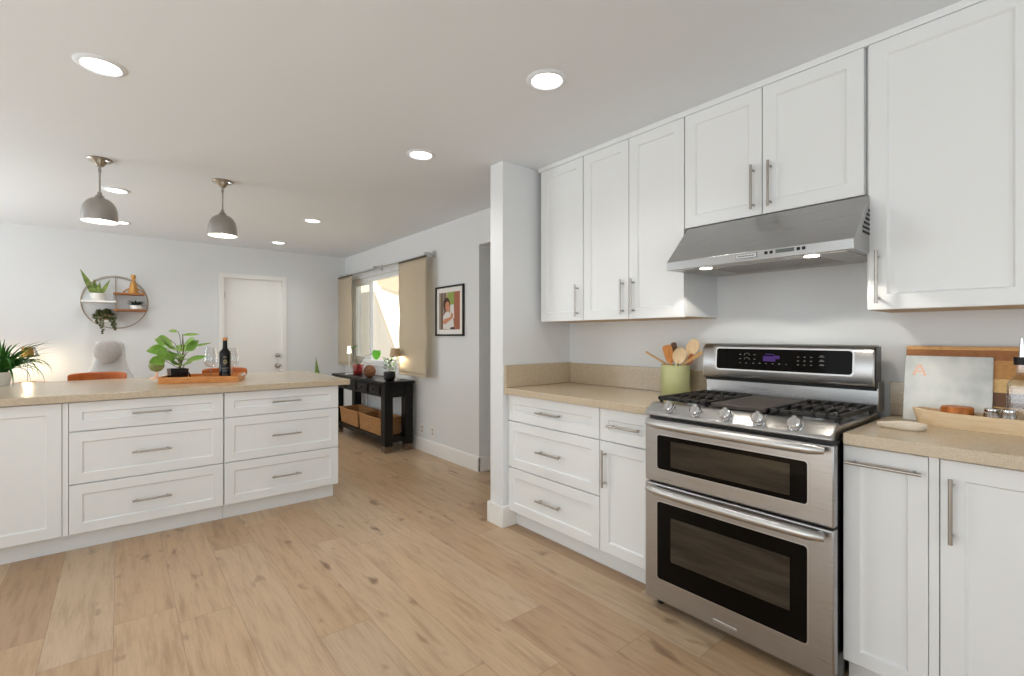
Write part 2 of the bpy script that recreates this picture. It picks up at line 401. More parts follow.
def wall_with_holes(axis, c0, c1, a0, a1, holes, name):
    b = B(); cur = a0
    def put(u0, u1, z0, z1):
        if axis == 'x': b.box(c0, c1, u0, u1, z0, z1)
        else: b.box(u0, u1, c0, c1, z0, z1)
    for h0, h1, z0, z1 in holes:
        put(cur, h0, 0, HC); put(h0, h1, z1, HC); cur = h1
        if z0 > 0: put(h0, h1, 0, z0)
    put(cur, a1, 0, HC); return S(b, name, M_wall, smooth=False)
wall_with_holes('x', XL-.12, XL, YR, YB, [(-.5, 2.5, .35, 2.3), (4.3, 6.5, .35, 2.3)], 'wall_left')
wall_with_holes('y', YR-.12, YR, XL, XW+.15, [(-2.1, 1.5, .3, 2.3)], 'wall_rear')
def glazing(name, axis, c, a0, a1, z0, z1):
    b = B(); f = .06
    def bx(u0, u1, v0, v1):
        if axis == 'x': b.box(c-.03, c+.03, u0, u1, v0, v1)
        else: b.box(u0, u1, c-.03, c+.03, v0, v1)
    bx(a0, a0+f, z0, z1); bx(a1-f, a1, z0, z1); bx(a0+f, a1-f, z0, z0+f); bx(a0+f, a1-f, z1-f, z1); m = (a0+a1)/2; bx(m-f/2, m+f/2, z0+f, z1-f)
    o = S(b, name, M_vinyl, smooth=False); p = B()
    if axis == 'x': p.box(c-.003, c+.003, a0+f, a1-f, z0+f, z1-f)
    else: p.box(a0+f, a1-f, c-.003, c+.003, z0+f, z1-f)
    p.build('window_pane', M_pane, o, smooth=False); return o
glazing('added_unseen_window_2', 'x', XL-.08, -.5, 2.5, .35, 2.3)  # unseen windows, added with the fill lamps to bring light in
glazing('added_unseen_window_3', 'x', XL-.08, 4.3, 6.5, .35, 2.3)
glazing('added_unseen_window_4', 'y', YR-.08, -2.1, 1.5, .3, 2.3)

# baseboards
def bb(name, axis, c, d, a0, a1):
    """baseboard with a rounded top, face at c, d = direction into the room"""
    prof = [(c, 0), (c+d*.016, 0), (c+d*.016, .118), (c+d*.012, .133), (c+d*.006, .14), (c, .14)]
    b = B()
    if axis == 'y': b.prism(prof, 'y', a0, a1)
    else: b.prism(prof, 'x', a0, a1)
    return S(b, name, M_trim, ang=30)
bb('baseboard_right', 'y', XW, -1, 3.599, YB)
bb('baseboard_back', 'x', YB, -1, XL, DX0-.055); bb('baseboard_back_corner', 'x', YB, -1, DX1+.055, XW)
b = B(); b.box(XW-.016, XW+.15, 3.599, 3.615, 0, .138); S(b, 'baseboard_opening', M_trim, bevel=.004)
b = B(); b.box(1.929, 2.056, 2.447, 2.463, 0, .138); b.box(1.929, 1.945, 2.463, 2.6, 0, .138); b.box(1.929, XW, 2.6, 2.616, 0, .138)
S(b, 'baseboard_stub', M_trim, bevel=.004)
bb('baseboard_left', 'y', XL, 1, YR, YB)

# back door
d1 = S(B().box(DX0+.004, DX1-.004, YB+.02, YB+.06, .006, DZ-.004), 'door_1', M_trim, smooth=False, bevel=.002)
b = B()
for x0, x1 in ((DX0-.055, DX0), (DX1, DX1+.055)): b.box(x0, x1, YB-.016, YB, 0, DZ); 
b.box(DX0-.055, DX1+.055, YB-.016, YB, DZ, DZ+.055)
b.box(DX0-.001, DX0+.004, YB-.01, YB+.1, 0, DZ); b.box(DX1-.004, DX1+.001, YB-.01, YB+.1, 0, DZ); b.box(DX0, DX1, YB-.01, YB+.1, DZ-.004, DZ+.001)
S(b, 'door_frame', M_trim, bevel=.003, parent=d1)
for nm, z, r in (('deadbolt', .995, .024), ('door_knob', .855, .028)):
    b = B(); kx = DX1-.055
    b.tube([(kx, YB+.021, z), (kx, YB+.012, z)], r*1.15, 18); b.tube([(kx, YB+.014, z), (kx, YB-.012, z)], r*.5, 14)
    b._ball((kx, YB-.03, z), r, r*.75, r, 16, 10); b.build(nm, M_nickel, d1)
for z in (1.78, 1.0, .2): B().box(DX0-.008, DX0+.012, YB+.01, YB+.022, z-.045, z+.045).build('hinge', M_nickel, d1)

# window, exterior
b = B(); X0, X1 = XW+.03, XW+.1; f = .05; WM = 6.19
b.box(X0, X1, WY0, WY0+f, WZ0, WZ1); b.box(X0, X1, WY1-f, WY1, WZ0, WZ1); b.box(X0, X1, WY0+f, WY1-f, WZ0, WZ0+f); b.box(X0, X1, WY0+f, WY1-f, WZ1-f, WZ1)
w1 = S(b, 'window_1', M_vinyl, smooth=False, bevel=.004)
b = B()
b.box(X0+.01, X0+.045, WM-.03, WM+.03, WZ0+f, WZ1-f); b.box(X0+.01, X0+.045, WY1-f-.035, WY1-f, WZ0+f, WZ1-f)
b.box(X0+.01, X0+.045, WM+.03, WY1-f-.035, WZ0+f, WZ0+f+.035); b.box(X0+.01, X0+.045, WM+.03, WY1-f-.035, WZ1-f-.035, WZ1-f)
b.build('sliding_sash', M_vinyl, w1, bevel=.004)
B().box(X0+.025, X0+.03, WM+.03, WY1-f-.035, WZ0+f+.035, WZ1-f-.035).build('window_pane', M_pane, w1, smooth=False)
B().box(X0+.05, X0+.055, WY0+f, WM-.03, WZ0+f, WZ1-f).build('window_pane', M_pane, w1, smooth=False)
B().box(X0+.058, X0+.0585, WM+.03, WY1-f, WZ0+f, WZ1-f).build('insect_screen', M_screenmesh, w1, smooth=False)
B().box(XW-.012, XW+.03, WY0-.01, WY1+.01, WZ0-.022, WZ0).build('window_sill', M_trim, w1, bevel=.004)

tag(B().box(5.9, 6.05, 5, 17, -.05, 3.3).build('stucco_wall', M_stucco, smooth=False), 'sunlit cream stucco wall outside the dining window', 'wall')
b = B(); b.prism([(11.49, 0), (16.9, 0), (16.9, 2.6), (13.63, 2.6)], 'x', 5.8, 5.9)  # slab added in the shape of a diagonal shadow, shade put into its grey
tag(b.build('sloped_shadow_slab', M_painted_shadow, smooth=False, bevel=.01), 'grey slab coloured as the sloping shadow on the cream wall outside the window', 'wall')
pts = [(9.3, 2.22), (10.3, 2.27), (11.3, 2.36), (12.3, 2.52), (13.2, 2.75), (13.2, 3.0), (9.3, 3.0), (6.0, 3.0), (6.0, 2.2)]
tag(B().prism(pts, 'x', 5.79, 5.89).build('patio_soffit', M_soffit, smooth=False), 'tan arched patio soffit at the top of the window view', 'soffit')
S(B().box(2.75, 9, 2.0, 18, -.12, -.05), 'ground', M_concrete, smooth=False)

# ceiling trim over the wall cabinets
XU = 2.235; XB = 1.988
S(B().box(XU+.003, XW, -.75, 2.44, 2.376, HC), 'trim_1', M_cab, bevel=.002)

# ------------------------------------------------------------------ kitchen cabinets
def drawer(t, x0, x1, z0, z1, hx=None, hl=.2, rail=.057):
    d = B().shaker(x0, x1, z0, z1, rail).build('drawer', M_cab, t, smooth=False)
    B().pull(((x0+x1)/2 if hx is None else hx, (z0+z1)/2), hl, 'x').build('handle', M_nickel, d, label='brushed nickel bar handle')
    return d
def cdoor(t, x0, x1, z0, z1, handle=None, hl=.2, axis='z', rail=.057):
    d = B().shaker(x0, x1, z0, z1, rail).build('door', M_cab, t, smooth=False)
    if handle: B().pull(handle, hl, axis).build('handle', M_nickel, d, label='brushed nickel bar handle')
    return d
def base_body(t, w, depth, top=.872, z0=.105, toe=.068, toe_x=(0, 0), name='body'):
    b = B(); b.box(0, w, .021, depth, z0, top); b.build('body', M_cab, t, smooth=False, bevel=.001)
    B().box(toe_x[0], w+toe_x[1], toe, toe+.016, 0, z0).build('toe_kick', M_cab, t, smooth=False)
    B().box(toe_x[0]+.002, w+toe_x[1]-.002, toe+.016, depth-.02, .001, z0).build('plinth', M_cab, t, smooth=False)

# island (fronts face -Y, plane y=3.735)
YI = 3.735; ID = .66
t = thing('base_cabinet', 'white panel-door cabinet at the left end of the island, cut off by the frame', 'cabinet', (-.98, YI, 0))
base_body(t, .757, ID); cdoor(t, .002, .361, .108, .868); cdoor(t, .365, .73, .108, .868, rail=.062)
B().box(.733, .757, .001, .021, .108, .868).build('filler_strip', M_cab, t, smooth=False)
t = thing('drawer_cabinet', 'wide three-drawer white cabinet in the middle of the island, below the black pot', 'cabinet', (-.223, YI, 0))
base_body(t, .772, ID)
for z0, z1 in ((.702, .868), (.397, .696), (.108, .391)): drawer(t, .003, .769, z0, z1, hx=.385, hl=.195)
t = thing('drawer_cabinet', 'three-drawer white cabinet at the right end of the island, beside the walkway', 'cabinet', (.551, YI, 0))
base_body(t, .772, ID, toe_x=(0, -.02))
for z0, z1 in ((.702, .868), (.397, .696), (.108, .391)): drawer(t, .003, .769, z0, z1, hx=.39, hl=.195)
tag(B().box(-1.2, 1.402, 3.705, 4.915, .874, .916).build('worktop', M_quartz, smooth=False, bevel=.003), 'long beige quartz worktop slab covering the island', 'worktop')
b = B(); b.box(-1.2, 1.32, 4.40, 4.42, 0, .874)
tag(b.build('back_panel', M_cab, smooth=False), 'white panel closing the seating side of the island', 'panel')

# right wall: things whose local x runs from left to right as seen (world -Y) and local y into the wall
RZ = -PI/2
def wthing(name, label, cat, x, y, z=0): return thing(name, label, cat, (x, y, z), RZ)
BD = .585
t = wthing('drawer_cabinet', 'white three-drawer base cabinet against the wall stub, left of the range', 'cabinet', XB, 2.462)
base_body(t, .78, BD)
for z0, z1 in ((.7, .868), (.396, .694), (.108, .39)): drawer(t, .002, .777, z0, z1, hx=.4, hl=.2)
t = wthing('base_cabinet', 'narrow white base cabinet with one drawer over one door, touching the range', 'cabinet', XB, 1.682)
base_body(t, .335, BD)
drawer(t, .002, .333, .7, .868, hx=.17, hl=.2); cdoor(t, .002, .333, .108, .694, (.042, .555), .195)
t = wthing('worktop', 'beige quartz worktop with low upstand left of the range, holding the green crock', 'worktop', 1.953, 2.462)
b = B(); b.prism([(0, .874), (1.112, .874), (1.112, .914), (0, .914)], 'y', 0, .62); b.build('countertop', M_quartz, t, smooth=False, bevel=.003)
B().box(.02, 1.16, .602, .621, .915, 1.058).build('backsplash', M_quartz, t, smooth=False, bevel=.002)
B().box(.001, .019, .004, .621, .915, 1.062).build('backsplash', M_quartz, t, smooth=False, bevel=.002)

t = wthing('pull_out_cabinet', 'white base cabinet with one horizontal handle across its door, right of the range', 'cabinet', XB, .569)
base_body(t, .258, BD); cdoor(t, .001, .232, .105, .866, (.118, .812), .205, 'x', .05)
B().box(.234, .258, .003, .021, .105, .868).build('filler_strip', M_cab, t, smooth=False)
t = wthing('base_cabinet', 'white base cabinet with a vertical handle, cut off by the right frame edge', 'cabinet', XB, .311)
base_body(t, .92, BD); cdoor(t, .003, .458, .105, .866, (.031, .715), .2); cdoor(t, .462, .917, .105, .866, (.889, .715), .2)
t = wthing('worktop', 'beige quartz worktop right of the range, holding the marble slab and jars', 'worktop', 1.953, .559)
B().box(0, 1.2, 0, .62, .874, .914).build('countertop', M_quartz, t, smooth=False, bevel=.003)
B().box(.0, 1.2, .602, .621, .915, 1.056).build('backsplash', M_quartz, t, smooth=False, bevel=.002)

def upper(label, y, w, z0, doors, handles, hz, depth=.319, hl=.2):
    t = wthing('wall_cabinet', label, 'cabinet', XU, y)
    b = B(); b.box(0, w, .021, depth+.02, z0+.004, 2.374); b.build('body', M_cab, t, smooth=False, bevel=.001)
    B().box(.004, w-.004, .024, depth+.018, z0, z0+.004).build('underside', M_cabin, t, smooth=False)
    for (x0, x1), hx in zip(doors, handles): cdoor(t, x0, x1, z0, 2.372, (hx, hz) if hx is not None else None, hl)
    return t
upper('tall white single-door wall cabinet in the corner next to the wall stub', 2.41, .386, 1.35, [(.002, .383)], [.345], 1.475)
upper('white double-door wall cabinet left of the range hood', 2.022, .688, 1.35, [(.002, .341), (.345, .686)], [.306, .38], 1.475)
upper('short white double-door wall cabinet directly above the range hood', 1.332, .765, 1.8, [(.002, .38), (.384, .762)], [.345, .419], 1.925)
upper('large white wall cabinet right of the hood, cut off by the frame', .564, .92, 1.352, [(.009, .458), (.462, .918)], [.04, .88], 1.475)

# ------------------------------------------------------------------ range (local x 0..0.774 left to right, y into the wall, front door plane y=0)
RW = .766
t = wthing('range', 'stainless steel freestanding gas range with two ovens and five knobs', 'range', 1.905, 1.337)
b = B(); b.box(.006, RW-.006, .03, .62, .03, .9); b.build('body', M_enamel, t, smooth=False)
for x in (.04, RW-.04):
    for y in (.07, .55): B().tube([(x, y, 0), (x, y, .035)], .016, 10).build('foot', M_black, t)
def oven_door(z0, z1, gz0, gz1, wz0, wz1, hz):
    d = B().box(0, RW, 0, .04, z0, z1).build('oven_door', M_steel, t, bevel=.006, seg=3)
    B().rrect(.066, RW-.083, gz0, gz1, .012, -.0025, .004).build('glass_panel', M_blackglass, d, ang=30)
    B().rrect(.062, RW-.079, gz0-.004, gz1+.004, .014, -.0012, .003).build('glass_surround', M_steel_light, d, ang=30)
    B().rrect(.135, RW-.14, wz0, wz1, .004, -.0031, .003).build('viewing_window', M_ovenwin, d, ang=30)
    b = B(); pts = []
    for k in range(17):
        u = k/16; x = .03+u*(RW-.05); y = -.030-.018*math.sin(PI*u)**.5
        pts.append((x, y, hz))
    b.tube(pts, [.012 if k in (0, 16) else .0185 for k in range(17)], 16)
    for x in (.05, RW-.042): b.tube([(x, .002, hz), (x, -.033, hz)], .011, 12)
    b.build('oven_handle', M_steel_light, d)
    return d
d = oven_door(.045, .577, .148, .498, .244, .44, .556)
B().box(.333, .43, -.003, .002, .071, .083).build('badge', M_steel_light, d, bevel=.0015)
oven_door(.585, .872, .648, .802, .667, .783, .856)
# knob panel
b = B(); b.prism([(-.012, .888), (-.010, .902), (.045, .937), (.07, .944), (.07, .888)], 'x', .002, RW-.002)
b.build('control_panel', M_steel, t, bevel=.01, seg=3)
kn = Vector((-.535, .845)) ; nx = Vector((0, -.80, .60))
for i, kx in enumerate((.124, .252, .382, .51, .64)):
    c = Vector((kx, .016, .922)); b = B()
    b.tube([c-nx*.012, c+nx*.006], [.026, .026], 20); b.tube([c+nx*.008, c+nx*.016, c+nx*.03, c+nx*.034], [.022, .0245, .0225, .018], 20)
    q = c+nx*.034; s_ = Vector((0, -.6, -.8))
    b.tube([q-s_*.021, q+s_*.021], .0068, 8)
    b.build('knob', M_chrome, t, ang=35)
B().box(0.004, RW-.004, .06, .55, .9, .932).build('cooktop', M_steel, t, bevel=.006)
# grates and griddle
def grate(x0, x1):
    b = B(); y0, y1 = .085, .52; z0, z1 = .949, .966; r = .0075
    def bar(p, q): 
        d = (Vector(q)-Vector(p)); n = Vector((-d.y, d.x, 0)).normalized()*r
        A = [Vector(p)+n, Vector(p)-n, Vector(q)-n, Vector(q)+n]
        lo = [b.v(a.x, a.y, z0) for a in A]; hi = [b.v(a.x*1, a.y, z1) for a in A]
        b.face(lo[::-1]); b.face(hi)
        for k in range(4): b.face([lo[k], lo[(k+1) % 4], hi[(k+1) % 4], hi[k]])
    for x in (x0+r, x1-r): bar((x, y0, 0), (x, y1, 0))
    for y in (y0+r, y1-r, (y0+y1)/2): bar((x0, y, 0), (x1, y, 0))
    n = 5
    for k in range(1, n+1):
        x = x0+(x1-x0)*k/(n+1)
        for ya, yb in ((y0, y0+.075), (y0+.135, y1-.135), (y1-.075, y1)): bar((x, ya, 0), (x, yb, 0))
    for x, y in ((x0+.012, y0+.012), (x1-.012, y0+.012), (x0+.012, y1-.012), (x1-.012, y1-.012)): b.tube([(x, y, .93), (x, y, .955)], .009, 8)
    return b.build('grate', M_iron, t, bevel=.003, seg=2)
grate(.012, .262); grate(.51, .76)
B().box(.27, .502, .09, .515, .94, .962).build('griddle', M_griddle, t, bevel=.006)
for x, y, r in ((.137, .195, .042), (.137, .41, .034), (.635, .195, .05), (.635, .41, .034)):
    b = B(); b.tube([(x, y, .931), (x, y, .943)], r, 20); b.build('burner_base', M_steel_light, t)
    B().tube([(x, y, .943), (x, y, .95)], r*.72, 20).build('burner_cap', M_iron, t)
# backguard
B().box(.004, RW-.004, .55, .64, .93, 1.06).build('backguard', M_steel, t, bevel=.003)
B().box(.01, RW-.01, .535, .6, 1.022, 1.05).build('shadow_gap', M_black, t, smooth=False)
b = B(); b.prism([(.515, 1.04), (.505, 1.06), (.515, 1.185), (.53, 1.207), (.55, 1.214), (.59, 1.214), (.6, 1.2), (.6, 1.035), (.53, 1.034)], 'x', 0.002, RW-.008)
c = b.build('console', M_steel, t, bevel=.006, seg=3)
B().box(RW-.0085, RW-.005, .522, .598, 1.03, 1.208).build('console_side', M_enamel, t, bevel=.002)
dz = Matrix
cons = bpy.data.objects.new('display_panel', None)
b = B(); b.rrect(.083, RW-.085, 1.083, 1.186, .014, -.003, .004); pn = b.build('display_panel', M_blackglass, t, ang=30)
# lay the glass on the slightly sloped console face (0.505 @1.06 -> 0.515 @1.185)
tl = math.atan2(.010, .125); pn.rotation_euler = (-tl, 0, 0); pn.location = (0, .4207, .006)
bpy.data.objects.remove(cons)
b = B(); b.rrect(.083-.007, RW-.085+.007, 1.083-.007, 1.186+.007, .018, -.0012, .003)
B_ = b.build('display_surround', M_steel_light, t, ang=30); B_.rotation_euler = pn.rotation_euler; B_.location = pn.location
b = B(); b.box(.315, .372, -.0034, -.003, 1.128, 1.153); b.box(.36, .39, -.0034, -.003, 1.14, 1.156); b.box(.325, .365, -.0034, -.003, 1.16, 1.164)
b.build('display_digits', M_screen, pn, smooth=False)
b = B()
for x, z in [(.205, 1.158), (.275, 1.158), (.205, 1.136), (.275, 1.136), (.205, 1.116), (.235, 1.116), (.27, 1.116)] + [(.3+.03*k, 1.117) for k in range(5)] + [(.47+.027*i, 1.117+.018*j) for i in range(3) for j in range(3)]:
    b.box(x-.004, x+.004, -.0034, -.003, z-.0014, z+.0014)
for z in (1.158, 1.136):
    for k in range(6):
        a = PI*k/5; b.box(.238+.012*math.cos(a)-.002, .238+.012*math.cos(a)+.002, -.0034, -.003, z+.008*math.sin(a)-.002, z+.008*math.sin(a))
for z in (1.118, 1.137, 1.156): b.box(.556, .576, -.0034, -.003, z-.0012, z+.0012); b.box(.56, .572, -.0034, -.003, z+.004, z+.006)
b.build('keypad_print', M_legend, pn, smooth=False)

# ------------------------------------------------------------------ range hood
t = wthing('range_hood', 'stainless steel under-cabinet range hood with two lit lamps above the range', 'hood', 2.05, 1.316)
HW = .764
b = B(); b.prism([(0, 1.567), (0, 1.607), (.186, 1.796), (.52, 1.796), (.52, 1.58)], 'x', 0, HW)
b.build('canopy', M_steel, t, bevel=.002)
b = B(); b.prism([(.03, 1.5655), (.03, 1.57), (.5, 1.582), (.5, 1.5775)], 'x', .03, HW-.03); b.build('underside_panel', M_nickel, t, smooth=False)
b = B()
for k in range(26): x = .16+k*.018; b.prism([(.1, 1.5655), (.1, 1.57), (.4, 1.578), (.4, 1.573)], 'x', x, x+.008)
b.build('filter_grille', M_nickel, t, smooth=False)
for x, y in ((.172, .052), (.61, .052)):
    B().tube([(x, y, 1.5745), (x, y, 1.565)], .034, 24).build('lamp_ring', M_chrome, t)
    B().tube([(x, y, 1.570), (x, y, 1.5635)], .026, 24).build('lamp_lens', M_hoodlens, t, label='glowing hood lamp')
for x in (.454, .474, .575, .594): B().box(x, x+.012, -.002, .002, 1.587, 1.599).build('button', M_black, t, smooth=False)
B().box(.497, .566, -.0015, .002, 1.586, 1.601).build('display_strip', mat('grey_lcd', (92, 98, 96), .3), t, smooth=False)
b = B(); b.box(.336, .424, -.0015, .002, 1.581, 1.600); b.mi = 1; b.box(.3375, .4225, -.002, .002, 1.5825, 1.5985); b.mi = 0
for k in range(12): b.box(.346+k*.0058, .3495+k*.0058, -.0025, .002, 1.588, 1.593)
b.build('badge', [M_iron, M_steel_light], t, smooth=False)
b = B()
for k in range(8):
    z = 1.64+k*.018; y0 = .03+(z-1.607)*.984; b.box(HW-.001, HW+.0015, max(.10, y0+.02), .2, z, z+.009)
b.build('side_louvre', M_black, t, smooth=False)
for y in (1.316-.172, 1.316-.61):
    l = bpy.data.lights.new('hood_lamp', 'SPOT'); l.energy = 5; l.spot_size = math.radians(134); l.spot_blend = .12; l.shadow_soft_size = .02; l.color = (1, .93, .82)
    o = bpy.data.objects.new('hood_lamp', l); COL.objects.link(o); o.location = (2.102, y, 1.558)

# ------------------------------------------------------------------ ceiling lights
for x, y, lab in ((-.058, 2.689, 'large round recessed downlight at the upper left, nearest above the island'),
                  (1.49, 1.567, 'round recessed downlight nearest the wall cabinets'),
                  (1.483, 2.716, 'round recessed downlight in front of the wall stub'),
                  (1.492, 4.946, 'small round recessed downlight before the window, above the walkway'),
                  (1.519, 6.369, 'smallest round recessed downlight near the back wall and the door'),
                  (-.016, 4.9, 'round recessed downlight just right of the left pendant rod'),
                  (.011, 6.244, 'round recessed downlight half hidden behind the left pendant shade')):
    t = thing('downlight', lab, 'ceiling light', (x, y, HC), group='recessed ceiling downlights')
    B().lathe([(.064, .001), (.066, -.004), (.072, -.009), (.086, -.006), (.092, -.0005), (.092, .001)], 36).build('trim_ring', M_ceil, t)
    B().lathe([(0, -.0045), (.055, -.0045), (.065, -.003), (.065, .002), (0, .002)], 36).build('lens', M_lens, t, label='glowing white lens')
    l = bpy.data.lights.new('downlight_lamp', 'SPOT'); l.energy = 20; l.spot_size = math.radians(140); l.spot_blend = .9; l.shadow_soft_size = .06; l.color = (1, .985, .96)
    o = bpy.data.objects.new('downlight_lamp', l); COL.objects.link(o); o.location = (x, y, HC-.02)
for x, lab in ((-.095, 'left nickel dome pendant lamp hanging over the island'), (.598, 'right nickel dome pendant lamp hanging over the island')):
    t = thing('pendant_lamp', lab, 'pendant lamp', (x, 4.12, 0), group='dome pendants over the island')
    B().lathe([(0, HC), (.066, HC), (.068, HC-.006), (.064, HC-.012), (.04, HC-.02), (.02, HC-.045), (.012, HC-.05), (0, HC-.05)], 28).build('ceiling_canopy', M_nickel, t)
    b = B(); b.tube([(.03, -.04, HC-.012), (.045, -.055, HC-.02)], .006, 8); b._ball((.048, -.058, HC-.022), .008, .008, .008, 10, 6); b.build('canopy_screw', M_chrome, t)
    b = B(); b.tube([(0, 0, 2.17), (0, 0, HC-.045)], .0055, 10); b.tube([(0, 0, HC-.085), (0, 0, HC-.06)], .009, 10); b.build('rod', M_dark_nickel, t)
    prof = [(.012, 2.19), (.013, 2.172), (.022, 2.166), (.027, 2.152), (.05, 2.143), (.07, 2.126), (.084, 2.101), (.092, 2.07), (.0955, 2.035), (.0965, 2.0)]
    B().lathe(prof, 36).build('shade', M_dark_nickel, t, ang=60)
    B().lathe([(r-.002, z-.001) for r, z in prof[3:]], 36).build('shade_lining', M_lining, t, ang=60)
    B()._ball((0, 0, 2.06), .036, .036, .045, 18, 10).build('bulb', M_bulb, t)

# ------------------------------------------------------------------ wall outlets, picture
for y, lab in ((4.675, 'white wall outlet above the baseboard, nearer the black console table'), (4.455, 'white wall outlet above the baseboard, nearer the opening')):
    t = thing('wall_outlet', lab, 'outlet', (XW, y, .24), RZ)
    B().box(-.036, .036, -.006, 0, -.058, .058).build('cover_plate', M_plate, t, bevel=.003)
    b = B(); b.rrect(-.017, .017, -.035, -.006, .006, -.008, -.005); b.rrect(-.017, .017, .006, .035, .006, -.008, -.005); b.build('socket', M_slot, t)
t = wthing('picture_frame', 'black framed portrait print with white mat, hanging right of the window', 'picture', XW-.022, 4.375, 1.255)
PW, PH = .525, .505
b = B()
for x0, x1, z0, z1 in ((0, .018, 0, PH), (PW-.018, PW, 0, PH), (.018, PW-.018, 0, .018), (.018, PW-.018, PH-.018, PH)): b.box(x0, x1, 0, .021, z0, z1)
b.build('frame', M_frame, t, bevel=.002)
B().box(.018, PW-.018, .012, .02, .018, PH-.018).build('mat', M_mat_card, t, smooth=False)
pm = [mat('print_'+n, c, .6) for n, c in (('rust', (168, 104, 78)), ('dark', (70, 60, 56)), ('green', (150, 166, 84)), ('hair', (70, 48, 38)), ('skin', (206, 142, 108)), ('white', (226, 222, 218)), ('tan', (186, 158, 132)), ('grey', (128, 124, 120)))]
b = B()
def patch(i, poly, d):
    b.mi = i; A = [b.v(p[0]*.385+.07, .0118-d*.0004, p[1]*.375+.065) for p in poly]; b.face(A)
def el(cx, cz, rx, rz, n=18): return [(cx+rx*math.cos(k*2*PI/n), cz+rz*math.sin(k*2*PI/n)) for k in range(n)]
patch(0, [(0, 0), (1, 0), (1, 1), (0, 1)], 0); patch(6, [(0, 0), (.6, 0), (.6, 1), (0, 1)], 1)
for x0, x1, i in ((.0, .06, 7), (.1, .17, 1), (.2, .24, 7), (.26, .32, 1)): patch(i, [(x0, 0), (x1, 0), (x1, 1), (x0, 1)], 2)
patch(2, [(.38, .62), (.72, .62), (.74, 1), (.42, 1)], 2); patch(5, [(.55, .3), (.74, .3), (.72, .66), (.55, .66)], 3)
patch(3, el(.37, .68, .17, .18), 4); patch(4, el(.41, .62, .105, .135), 5)
patch(5, [(.2, .02), (.74, .0), (.7, .28), (.58, .42), (.45, .48), (.33, .47), (.2, .36)], 5)
patch(4, [(.18, .18), (.3, .14), (.66, .3), (.64, .38), (.5, .32), (.24, .28)], 6); patch(4, el(.63, .37, .06, .07), 7)
patch(1, [(.52, .0), (.78, .0), (.72, .07), (.58, .06)], 6); patch(3, [(.36, .645), (.4, .65), (.4, .66), (.36, .655)], 7); patch(3, [(.44, .65), (.48, .645), (.48, .655), (.44, .66)], 7)
b.build('portrait_print', pm, t, smooth=False)

# ------------------------------------------------------------------ curtain panels on their rail
XC = 2.452
t = thing('curtain_rail', 'thin silver curtain rail on brackets above the dining window', 'curtain rail', (XC, 0, 0))
B().tube([(.022, 4.40, 2.095), (.022, 6.95, 2.095)], .011, 10).build('rail', M_aluminium, t)
for y in (4.43, 5.72, 6.9):
    b = B(); b.box(.01, XW-XC, y-.02, y+.02, 2.105, 2.13); b.box(XW-XC-.006, XW-XC, y-.03, y+.03, 2.08, 2.155); b.build('bracket', M_aluminium, t, bevel=.002)
def panel(label, y0, y1, z0, z1, amp):
    t = thing('panel_curtain', label, 'curtain', (XC, 0, 0), group='beige panel curtains at the dining window')
    b = B(); ny, nz = 14, 26; g = []
    for i in range(nz+1):
        z = z0+(z1-z0)*i/nz; r = []
        for j in range(ny+1):
            y = y0+(y1-y0)*j/ny; k = i/nz*(1-i/nz)*4
            r.append(b.v(amp*k*(math.sin(9*y+5*z)+.6*math.sin(17*z-6*y)), y+amp*.8*k*math.sin(6.3*z+1)*(1 if j == 0 or j == ny else .6), z))
        g.append(r)
    for i in range(nz):
        for j in range(ny): b.face([g[i][j], g[i][j+1], g[i+1][j+1], g[i+1][j]])
    b.build('fabric', M_linen, t, ang=80, thick=.003)
    B().box(-.008, .01, y0, y1, z1-.004, z1+.014).build('top_bar', mat('bronze_bar', (96, 84, 70), .45, .5), t, bevel=.002)
    B().box(-.005, .005, y0, y1, z0-.012, z0+.012).build('bottom_bar', M_linen, t, bevel=.002)
panel('beige linen panel curtain at the right side of the window, beside the picture', 4.38, 5.0, .835, 2.075, .007)
panel('beige linen panel curtain at the corner, left side of the window', 6.42, 6.93, .86, 2.08, .005)

# ------------------------------------------------------------------ black console table and what stands on it
TX0, TX1, TY0, TY1, TZ = 2.19, 2.53, 4.80, 6.36, .765
t = thing('console_table', 'black wooden console table with drawers and a low shelf under the window', 'table', (0, 0, 0))
B().box(TX0-.02, TX1, TY0-.03, TY1+.03, TZ-.03, TZ).build('table_top', M_blackwood, t, bevel=.006)
b = B(); b.box(TX0+.012, TX1-.005, TY0+.01, TY1-.01, .59, TZ-.03); b.build('apron', M_blackwood, t, bevel=.002)
for x, y in ((TX0, TY0), (TX0, TY1-.1), (TX1-.1, TY0), (TX1-.1, TY1-.1)):
    g = B().box(x, x+.095, y, y+.1, .07, TZ-.031).build('leg', M_blackwood, t, bevel=.004)
    B().box(x+.002, x+.092, y+.002, y+.097, 0, .069).build('foot', M_wornfoot, g, bevel=.006, label='worn bare-wood foot')
B().box(TX0+.01, TX1-.01, TY0+.02, TY1-.02, .1, .15).build('shelf', M_blackwood, t, bevel=.004)
n = 4; span = (TY1-.1)-(TY0+.1)
for k in range(n):
    y0 = TY0+.1+k*span/n+.03; y1 = TY0+.1+(k+1)*span/n-.03
    d = B(); d.box(TX0-.004, TX0+.016, y0, y1, .612, .715); d.box(TX0-.008, TX0, y0+.02, y1-.02, .63, .698)
    d = d.build('drawer', M_blackwood, t, bevel=.003)
    q = B(); ym = (y0+y1)/2; q.tube([(TX0-.008, ym, .665), (TX0-.022, ym, .665)], .006, 8); q._ball((TX0-.026, ym, .665), .012, .012, .012, 12, 8); q.build('knob', M_iron, d)
